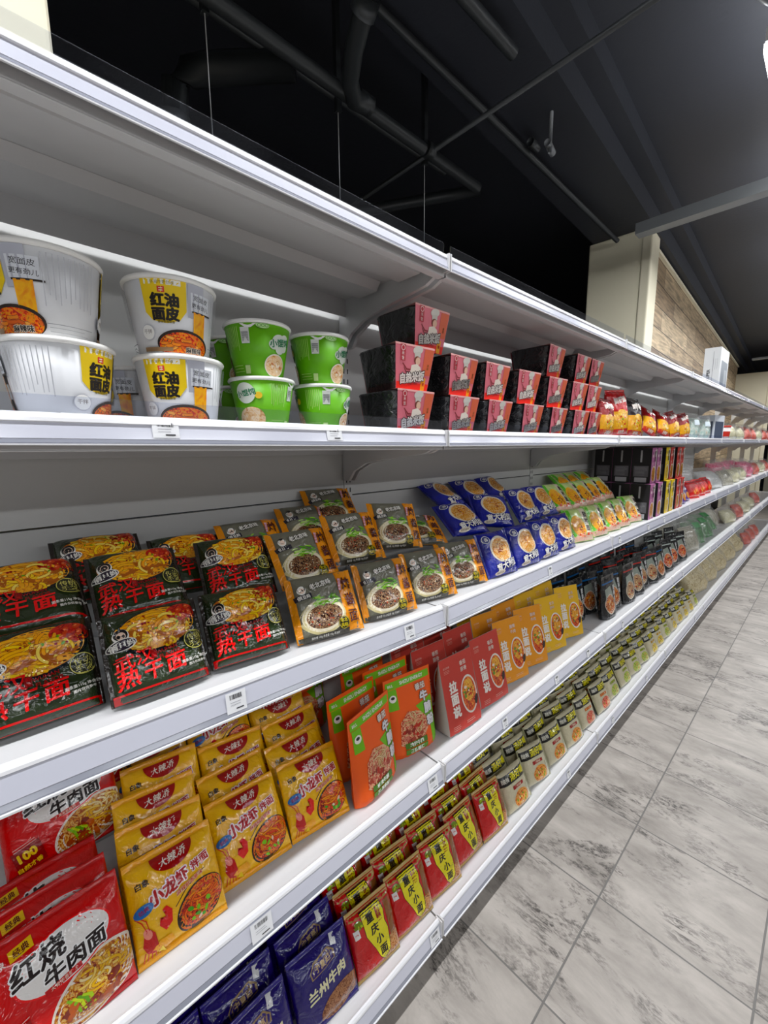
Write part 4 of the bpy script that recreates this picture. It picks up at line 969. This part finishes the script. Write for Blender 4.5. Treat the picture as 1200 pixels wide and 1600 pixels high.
# ---- upright noodle boxes on the middle shelf
def kit_box(face, pic, ink):
    w, h, d = .086, .196, .098; K = Kit('noodle_box', 'noodle box'); P = Print(); bk = C_('232124')
    K.add('carton', MB().box(-w / 2, w / 2, -d / 2, d / 2, 0, h, bk).mesh('carton'))
    q = C_(face); f = MB().box(-w / 2, w / 2, -d / 2 - .0006, -d / 2, .0005, h, q); f.box(-w / 2, w / 2, -d / 2, -d / 2 + .03, h, h + .0006, q); K.add('front_panel', f.mesh('front'))
    sf = lambda x, z, o: Vector((x, -d / 2 - .0006 - o, z))
    P.part('printed_picture'); P.ell(2, 52, 34, 44, C_('E9DCCB'), 0, 26).ell(2, 50, 30, 40, pic, 0, 26).rect(34, 100, 10, 180, C_('EFE9E2'))
    P.part('lettering'); P.text('拌面', 16, 150, 30, C_(ink), 0, .05, vertical=True, edge=C_('F4EEE6')).text('鲜香', -22, 160, 16, C_('F4EEE6'), 0, .03, vertical=True).lines(-20, 108, 30, 3, 5, C_('F0E4DC'))
    K.prints(P, sf)
    P = Print(); P.part('side_print'); P.rect(-2, 150, 9, 66, C_('B8B6BA')).rect(0, 66, 74, 60, C_('6A686E')).lines(0, 66, 62, 7, 7, C_('B8B6BA')).rect(0, 18, 60, 26, C_('C9C8CC'))
    K.prints(P, lambda x, z, o: Vector((-w / 2 - o, -x, z)))
    return K
noodle_brown = food('fried_noodles', ['5A2A14', 'B0703A', 'E0B078', '8C4A22'], 80, 2)
bx_p, bx_y, bx_r = kit_box('B06A9A', noodle_brown, '6A2A5A'), kit_box('E4C83A', food('yellow_dish', ['A8781A', 'E0B83A', 'F0DC8A', 'C89A2A'], 70, 2), '6A5A14'), kit_box('C8443C', noodle_brown, '8C1A1A')
GB = 'upright noodle boxes'
for lv, cols in ((0, ((bx_p, 2.645, 'pink'), (bx_p, 2.79, 'pink'), (bx_y, 2.955, 'yellow'), (bx_y, 3.06, 'yellow'), (bx_r, 3.20, 'red'), (bx_r, 3.30, 'red'))),
                 (1, ((bx_p, 2.70, 'pink'), (bx_p, 2.80, 'pink'), (bx_y, 2.975, 'yellow'), (bx_r, 3.078, 'red'), (bx_r, 3.232, 'red'), (bx_r, 3.325, 'red')))):
    cnt = {}
    for n, (k, x, cn) in enumerate(cols):
        cnt[cn] = cnt.get(cn, 0) + 1
        for dep in range(3 if n < 1 or (n == 2 and lv) else 1):
            k.put(x, .672 + (.02 if lv else 0) + dep * .1005, zm(x) + lv * .1972, 0, 0, 0,
                  'black noodle box with %s front, %s %s column, %s layer%s' % (cn, ORD[cnt[cn] - 1], cn, ('lower', 'upper')[lv], ('', ', second box back', ', third box back')[dep]), GB)

# ---- second lowest shelf
ZL = LEV['lower'] + .0006
bf = [kit_beef(s) for s in (12, 13)]; GBf = 'red beef noodle packs'
for n, (x, y, z, lean, yaw, lb) in enumerate(((-.012, .683, ZL, 26, 4, 'front pack of the lower pile, gold-lettered bowl in view'), (-.020, .726, ZL, 34, 3, 'second pack of the lower pile, just behind the front one'),
        (-.024, .770, ZL, 40, 4, 'third pack of the lower pile, half hidden'), (.022, .835, .768, 24, 4, 'front pack of the raised pile, whole title in view'), (.036, .925, .80, 16, 2, 'back of the raised pile, under the shelf above'),
        (-.17, .80, .775, 24, 6, 'pack cut by the left picture edge'))):
    bf[n % 2].put(x, y, z, lean, yaw, 0, 'red beef noodle pack, ' + lb, GBf)
cf = [kit_crayfish(s) for s in (14, 15, 16)]; GCf = 'yellow crayfish noodle packs'
colw = ['left', 'middle', 'right']
CFX = [.150, .308, .460]; n = 0
for c in range(3):
    for r in range(5):
        y = (.700, .722, .712)[c] + .055 * r; raised = r >= 1
        z = ZL if not raised else ZL + .016 * r
        x = CFX[c] + (.006 * r if c == 0 else 0) + j_(.006)
        cf[n % 3].put(x, y, z, (29, 34, 32)[c] + j_(1.2), -3 + j_(3), j_(1.5), 'yellow crayfish noodle pack, %s column, %s' % (colw[c], 'front row' if r == 0 else '%s row from the front' % ORD[r]), GCf); n += 1
sz = [kit_shizu(s) for s in (17, 18)]; GS = 'orange and green tomato beef pouches'
for n, (x, y, lean, yaw, lb) in enumerate(((.628, .684, 5, 12, 'front pouch of the left column'), (.600, .768, 6, 4, 'second pouch of the left column'), (.590, .856, 6, 4, 'third pouch of the left column'),
        (.800, .715, 8, -8, 'front pouch of the right column, beside the red pouches'), (.778, .80, 7, -4, 'second pouch of the right column'), (.765, .88, 6, 0, 'shaded third pouch of the right column'))):
    sz[n % 2].put(x, y, ZL, lean, yaw, 0, 'orange and green tomato beef pouch, ' + lb, GS)
rr = kit_ramen('C6483E', '8C2A24', 19, '番茄', '豚骨'); ro = kit_ramen('E89A1C', 'B8741A', 20, '酸辣', '牛肉'); ry = kit_ramen('E8B81A', 'C8961A', 21, '金汤', '肥牛')
GRm = 'tall ramen pouches with bowl pictures'
for k, x, y, lean, yaw, lb in ((rr, .985, .690, 5, -3, 'red ramen pouch at the front, nearest the orange pouches'), (rr, 1.165, .70, 6, -4, 'red ramen pouch at the front, beside the amber one'),
        (rr, .965, .782, 6, -3, 'red ramen pouch behind the nearest red front one'), (rr, 1.145, .80, 6, -3, 'red ramen pouch behind the second red front one'), (rr, .955, .872, 5, -2, 'red ramen pouch in the third row, left'), (rr, 1.125, .89, 5, -2, 'red ramen pouch in the third row, right'),
        (ro, 1.335, .712, 6, -10, 'amber ramen pouch at the front, left of the pair'), (ro, 1.49, .712, 6, -14, 'amber ramen pouch at the front, right of the pair'), (ro, 1.315, .80, 6, -6, 'amber ramen pouch in the second row, left'), (ro, 1.475, .80, 6, -6, 'amber ramen pouch in the second row, right'),
        (ry, 1.665, .712, 6, -14, 'yellow ramen pouch at the front, beside the amber pair'), (ry, 1.845, .712, 6, -16, 'yellow ramen pouch at the front, beside the black pouches'), (ry, 1.64, .80, 6, -6, 'yellow ramen pouch in the second row, left'), (ry, 1.82, .80, 6, -6, 'yellow ramen pouch in the second row, right'),
        (ry, 1.36, .91, 8, -4, 'yellow ramen pouch at the shaded back behind the amber ones'), (ry, 1.80, .89, 8, -4, 'yellow ramen pouch at the shaded back, rightmost')):
    k.put(x, y, ZL, lean, yaw, j_(1.5), lb, GRm)
d1 = kit_dark(22, food('dark_rice', ['3A1A0E', 'A84A24', 'D8A070', '6A2A14'], 70, 3), '2A5A8C', '肥肠粉'); d2 = kit_dark(23, food('brown_rice', ['4A2A1C', '8C5A3C', 'D8B894', '6A3A24'], 90, 3), 'A83A34', '螺蛳粉')
GD = 'black pouches with bowl pictures'
for r in range(3):
    for n, (k, x) in enumerate(((d1, 2.03), (d1, 2.20), (d1, 2.34), (d2, 2.52), (d2, 2.68), (d2, 2.82), (d2, 2.97), (d1, 3.12))):
        if r == 0 and n == 0: continue
        k.put(x + j_(.01), .684 + (.02 if n % 3 == 2 else 0) + .085 * r, ZL, 6 + j_(3), -10 + j_(7), 0, 'black pouch, %s from the left, %s' % (ORD[n], ('front row', 'second row', 'third row')[r]), GD)

# ---- lowest shelf
ZB = LEV['bottom'] + .0006
lz = [kit_lanzhou(s) for s in (24, 25)]; GL = 'purple beef noodle bags'
for c in range(3):
    for r in range(4):
        lz[(c + r) % 2].put(.450 - .170 * c + j_(.01), .690 + .066 * r, ZB + (.02 * max(0, r - 1)), 24 + j_(2), j_(3), j_(1.5), 'purple beef noodle bag, %s column left of the red packs, %s row' % (ORD[c], ROWS[r]), GL)
cq = [kit_chongqing(s) for s in (26, 27, 28)]; GC = 'red packs with yellow vertical titles'
n = 0
for c in range(5):
    for r in range(5):
        cq[n % 3].put(.600 + .143 * c + j_(.006) - .004 * r, .682 + .062 * r + (.012 if c == 3 else 0), ZB + (.012 * max(0, r - 1)), 24 + j_(2), -5 + j_(4), j_(2), 'red noodle pack with yellow title, lowest shelf, %s column from left, %s row' % (ORD[c], ROWS[r]), GC); n += 1
so = [kit_soup(29, food('orange_soup', ['7A2A0C', 'D07A2A', 'EFC07A', 'B85A1A'], 60, 2), '9C2A22', '番茄鸡蛋'), kit_soup(30, food('red_soup', ['7A1A14', 'C84A3C', 'F0A890', 'A82C24'], 60, 2), 'C8781E', '酸辣牛肉'),
      kit_soup(31, food('green_soup', ['4A6A14', '9CB83A', 'E0E09A', '6A8A24'], 60, 2), '8C9A3A', '青菜香菇'), kit_soup(32, food('yellow_soup', ['8C6A0C', 'D8B82A', 'F0E08A', 'B89A1A'], 60, 2), 'B8961E', '鸡汤')]
seq = [0, 0, 0, 0, 1, 1, 2, 2, 2, 2, 3, 3, 2, 3, 3, 3, 3, 2]; fl = ['orange', 'red', 'green', 'yellow']; GSo = 'cream instant soup noodle packs'
for c in range(18):
    x = 1.335 + .1735 * c
    for r in range(4):
        so[seq[c]].put(x + j_(.010) - .004 * r, .684 + .068 * r + j_(.004), ZB + (.016 * max(0, r - 1)), 27 + j_(2) + r, -5 + j_(3.5), j_(2.5),
                       'cream soup noodle pack with %s bowl, %s column after red packs, %s row' % (fl[seq[c]], ORD[c], ROWS[r]), GSo)

# ---- goods of the far bays
def kit_snack(seed, top, w=.135, h=.185):
    d = .055; K = Kit('snack_bag', 'snack bag'); P = Print()
    wr, sf = pillow(w, h, d, 'tb', .010, 3.5, 3, .0035, seed, F_(top), F_(top)); K.add('wrapper', wr); k = h / .185; u = w / .135
    P.part('printed_picture'); P.rect(0, 58 * k, 128 * u, 80 * k, F_('E9B21C')); P.ell(4, 66 * k, 46 * u, 40 * k, food('yellow_noodles', ['8C5A10', 'E0A018', 'F6D048', 'F0E0A0'], 60, 3), 0, 28).bits(0, 64 * k, 34 * u, 28 * k, 14, 3, 7, [F_('7AA82C'), F_('E8602A'), F_('F4E0B0'), F_('C8341C')], seed)
    P.rect(0, 20 * k, 124 * u, 22 * k, F_('C81E24')).bits(10, 140 * k, 40 * u, 22 * k, 10, 3, 6, [F_('E8DCD8'), F_('8C1014')], seed + 3)
    P.part('lettering'); P.text('鲜虾面', 0, 142 * k, 26 * k, F_('F2E8E2'), 8, .04).text('香辣味', 0, 20 * k, 14, F_('F6EAD8'), 0, .03)
    return K.prints(P, sf)
s1, s2, s3 = kit_snack(33, 'C01820', .145, .215), kit_snack(34, '2A2426', .135, .195), kit_snack(35, '8C1A1E', .12, .165)
ZU5 = ZU + .0006; GSn = 'noodle snack bags after the rice bowls'
for k, x, y, lean, yaw, roll, lb in ((s3, 1.95, .672, 8, -6, 4, 'yellow and red snack bag right beside the last rice bowl'), (s1, 2.13, .676, 6, -14, -4, 'tall red-topped snack bag, second after the rice bowls'),
        (s2, 2.33, .676, 8, -10, 3, 'black-topped snack bag between the red-topped one and the leaning ones'), (s3, 2.60, .68, 20, -10, 22, 'snack bag leaning sideways, first of the leaning dark red ones'),
        (s3, 2.86, .68, 22, -8, 16, 'snack bag leaning sideways, second of the leaning dark red ones'), (s3, 3.10, .68, 14, -14, -10, 'dark red snack bag, third of the leaning ones'), (s3, 3.36, .68, 10, -16, -8, 'dark red snack bag, last before the clear bags'),
        (s3, 2.78, .79, 12, -6, 8, 'dark red snack bag standing behind the leaning ones, left'), (s3, 3.14, .79, 12, -6, -6, 'dark red snack bag standing behind the leaning ones, right')):
    k.put(x, y, ZU5, lean, yaw, roll, lb, GSn)
def kit_bag(name, cat, w, h, d, content, seed, lump=.010, top=None):
    K = Kit(name, cat); wr, sf = pillow(w, h, d, 'tb', .012, 3, 2.6, .004, seed, bag_film, bag_film, nx=20, nz=18); K.add('clear_film', wr)
    co, _ = pillow(w * .88, h * .80, d * .80, 'tb', .004, 3, 2.4, lump * .35, seed + .5, content, content, nx=26, nz=24)
    for v in co.vertices: v.co.z += h * .03
    K.add('contents', co)
    if top:
        P = Print(); P.part('printed_label'); P.rect(0, h * 620, w * 420, h * 200, C_(top)); K.prints(P, sf)
    return K
tofu = food('dried_tofu', ['8C7A54', 'C8B68A', 'E8DCB8', 'B8A478'], 26, 2, .5); pink = food('pink_candy', ['B02C5A', 'E8608C', 'F4A8C0', 'D83A68'], 30, 2); weed = food('green_seaweed', ['123A1A', '2A6A34', '5AA05A', '1A4A24'], 40, 3)
pale = food('pale_chips', ['B8B08A', 'E4E0BC', 'F4F0DC', 'D8D09A'], 40, 2); redc = food('red_snack', ['7A1410', 'C8342A', 'E87A5A', 'A8241C'], 40, 2); greyc = food('grey_dried', ['6A665A', 'A8A494', 'D0CCBC', '8A867A'], 40, 2); tealc = food('teal_sachet', ['8AB0A8', 'C8DCD4', 'E8F0EC', 'D8C8A8'], 24, 2)
GF = 'clear bags in the far bays'
kt = kit_bag('snack_bag', 'bag', .15, .185, .06, tealc, 40, top='DCE8F0')
kt.put(3.66, .68, ZU5, 8, -16, 0, 'pale teal clear bag after the dark red snack bags, left', GF); kt.put(4.02, .68, ZU5, 6, -20, 0, 'pale teal clear bag next to the framed dark box, right', GF)
k = Kit('framed_box', 'box'); k.add('carton', MB().box(-.11, .11, -.06, .06, 0, .20, C_('DDE2EA')).mesh('carton')); k.add('dark_window', MB().box(-.09, .09, -.0615, -.06, .01, .15, C_('4A5468')).box(-.1115, -.11, -.05, .05, .01, .15, C_('4A5468')).mesh('win'))
k.put(4.46, .68, ZU5, 0, -8, 0, 'white framed box with dark window on the second shelf', None)
kp = kit_bag('snack_bag', 'bag', .30, .185, .12, pale, 41); kr = kit_bag('snack_bag', 'bag', .23, .20, .10, redc, 42); kk = kit_bag('snack_bag', 'bag', .36, .25, .15, pink, 43)
kc = Kit('snack_tub', 'tub'); kc.add('tub', lathe([(.05, 0), (.06, .11)], 28, C_('E8DCD8'))); kc.add('red_band', lathe([(.0535, .03), (.0582, .075)], 28, C_('C8382C'), False)); kc.add('lid', lathe([(.062, .11), (.062, .125)], 28, C_('C8382C')))
kc.put(4.80, .67, ZU5, 0, 0, 0, 'small white tub with red band and lid, far second shelf', None)
for k, x, yaw, lb in ((kp, 5.15, -10, 'pale green chip bag lying on the far second shelf'), (kp, 5.62, -14, 'cream chip bag beside the red snack bags, far second shelf'), (kr, 6.15, -10, 'red and white snack bag, first at the far end'), (kr, 6.60, -16, 'red and white snack bag, second at the far end'),
                      (kp, 7.10, -10, 'pale bag near the end of the second shelf'), (kr, 7.7, -10, 'dark red bag at the end of the second shelf'), (kr, 8.2, -10, 'last red bag in view on the second shelf')):
    k.put(x, .67, ZU5, 24, yaw, 0, lb, GF)
# carton standing on the topmost shelf
k = Kit('carton', 'carton'); w_, h_, d_ = .34, .325, .105; k.add('box', MB().box(-w_ / 2, w_ / 2, -d_ / 2, d_ / 2, 0, h_, C_('DADBDD')).mesh('box'))
P = Print(); P.part('photo_panel').rect(10, 130, 250, 200, C_('7C838C')).rect(60, 110, 90, 120, C_('A9AEB4')).rect(0, 290, 300, 40, C_('C8CBD0')); k.prints(P, lambda x, z, o: Vector((x, -d_ / 2 - o, z)))
P = Print(); P.part('side_lettering').text('& TRUPER', -18, 95, 30, C_('3A3A40'), 90, .02).lines(22, 190, 100, 3, 12, C_('A8A9AC'), 0, 2, True).rect(8, 180, 3, 230, C_('9A9B9E')); k.prints(P, lambda x, z, o: Vector((-w_ / 2 - o, -x, z)))
k.put(4.42, .70, LEV['top'] + .0006, 0, 0, 0, 'white carton standing on the topmost shelf before the plank wall', None)
# middle shelf, far bays
pb = Kit('snack_sachet', 'sachet'); P = Print(); wr, sf = pillow(.16, .115, .05, 'lr', .009, 4, 4, .002, 44, F_('5A3A8A'), F_('6A4A9A')); pb.add('wrapper', wr); P.part('printed_picture').ell(-30, 40, 26, 24, F_('E8C8A8'), 0, 22).ell(30, 40, 26, 24, F_('D89A6A'), 0, 22).part('lettering').text('甜甜圈', 0, 88, 22, F_('EADCF0'), 0, .04); pb.prints(P, sf)
rd = Kit('snack_sachet', 'sachet'); P = Print(); wr, sf = pillow(.17, .14, .06, 'tb', .010, 3.5, 3, .003, 45, F_('D8261E'), F_('E84A3A')); rd.add('wrapper', wr); P.part('printed_picture').ell(10, 44, 52, 34, redc, 0, 26).bits(10, 44, 36, 22, 9, 5, 11, [F_('E89A4A'), F_('F0C88A')], 4); rd.prints(P, sf)
zf = ZM + .0006
pb.put(3.46, .685, zf, 22, -10, 0, 'purple sachet pack at the foot of the red boxes, lower', 'purple sachets'); pb.put(3.64, .70, zf, 22, -12, 0, 'purple sachet pack next to the red sachets', 'purple sachets'); pb.put(3.50, .79, zf + .10, 30, -8, 0, 'purple sachet pack resting on the pair in front', 'purple sachets')
for n, x in enumerate((3.90, 4.12, 4.36)): rd.put(x, .69, zf, 20, -14 + 4 * n, 0, 'bright red sachet pack, %s from the left, middle shelf' % ORD[n], 'bright red sachets')
rd.put(3.95, .80, zf + .02, 24, -8, 0, 'bright red sachet pack behind the others, middle shelf', 'bright red sachets')
kg = kit_bag('snack_bag', 'bag', .40, .24, .14, food('white_crackers', ['C8CCD0', 'E8EAEC', 'F4F4F2', 'D8DCE0'], 30, 2), 46)
for k, x, y, lean, lb in ((kg, 4.85, .70, 40, 'large clear bag of white crackers on the middle shelf'), (kg, 4.42, .84, 10, 'large clear bag at the back behind the red sachets'), (kit_bag('snack_bag', 'bag', .30, .20, .07, greyc, 47), 5.35, .68, 30, 'brown stick bag leaning on the white cracker bag'),
                          (kp, 5.75, .68, 24, 'pale green snack bag in front, far middle shelf'), (kp, 6.20, .68, 24, 'second pale snack bag in front, far middle shelf'), (kk, 6.0, .84, 24, 'pink candy bag at the back, far middle shelf, left'), (kk, 6.5, .84, 24, 'pink candy bag at the back, far middle shelf, centre'),
                          (kk, 6.75, .68, 24, 'pink candy bag in front, far middle shelf'), (kk, 7.1, .84, 24, 'pink candy bag at the back, far middle shelf, right'), (kr, 7.4, .68, 20, 'red bag before the end of the middle shelf'), (kp, 8.0, .68, 20, 'yellow-green bag near the end of the middle shelf'), (kr, 8.5, .68, 20, 'last red bag in view on the middle shelf')):
    k.put(x, y, zf, lean, -10, 0, lb, GF)
# second lowest shelf, far bays
d3 = kit_dark(48, food('soup_tomato', ['8C1A10', 'C84A2A', 'E8B08A', 'A82A1A'], 60, 2), 'B8C0BC', '酸菜鱼'); GD3 = 'grey-topped pouches after the black ones'
for n, (x, y) in enumerate(((3.34, .69), (3.52, .70), (3.72, .69), (3.40, .80), (3.62, .81), (3.86, .79))): d3.put(x, y, ZL, 8, -14, 0, 'grey and red pouch, %s right of the black pouches, %s row' % (ORD[n % 3], 'front' if n < 3 else 'second'), GD3)
kv = kit_bag('vegetable_bag', 'bag', .30, .26, .12, weed, 49, .02, '3A8A4A')
kgy = kit_bag('snack_bag', 'bag', .25, .25, .11, greyc, 50)
for k, x, y, lean, lb in ((kgy, 4.10, .69, 24, 'grey dried goods bag before the green bags'), (kgy, 4.05, .82, 20, 'grey dried goods bag behind another, lower shelf'), (kv, 4.42, .71, 30, 'dark green seaweed bag, first from the left'), (kv, 4.80, .71, 40, 'dark green seaweed bag, second from the left'),
                          (kv, 5.15, .74, 46, 'dark green seaweed bag, third from the left'), (kgy, 5.5, .78, 30, 'beige bag after the green seaweed bags'), (kp, 5.9, .69, 30, 'pale bag after the beige one, lower shelf'), (kr, 6.4, .68, 26, 'orange-red bag in front, lower shelf end'), (kp, 6.9, .68, 26, 'yellowish bag in front, lower shelf end'), (kp, 7.5, .70, 26, 'second yellowish bag, lower shelf end'), (kr, 8.1, .70, 26, 'last red bag in view on the lower shelf')):
    k.put(x, y, ZL, lean, -12, 0, lb, GF)
# lowest shelf, far bays
kt2 = kit_bag('dried_tofu_bag', 'bag', .46, .31, .19, tofu, 51, .03)
for n, (x, y, lean) in enumerate(((4.68, .70, 34), (5.12, .70, 36), (5.66, .70, 34), (6.25, .70, 34), (6.85, .70, 34))):
    kt2.put(x, y, ZB, lean, -8, 0, 'clear bag of beige dried tofu, %s along the lowest shelf' % ORD[n], GF)
for n, x in enumerate((7.5, 7.9, 8.3)): kr.put(x, .68, ZB, 24, -14, 0, 'red sausage pack, %s at the end of the lowest shelf' % ORD[n], GF)
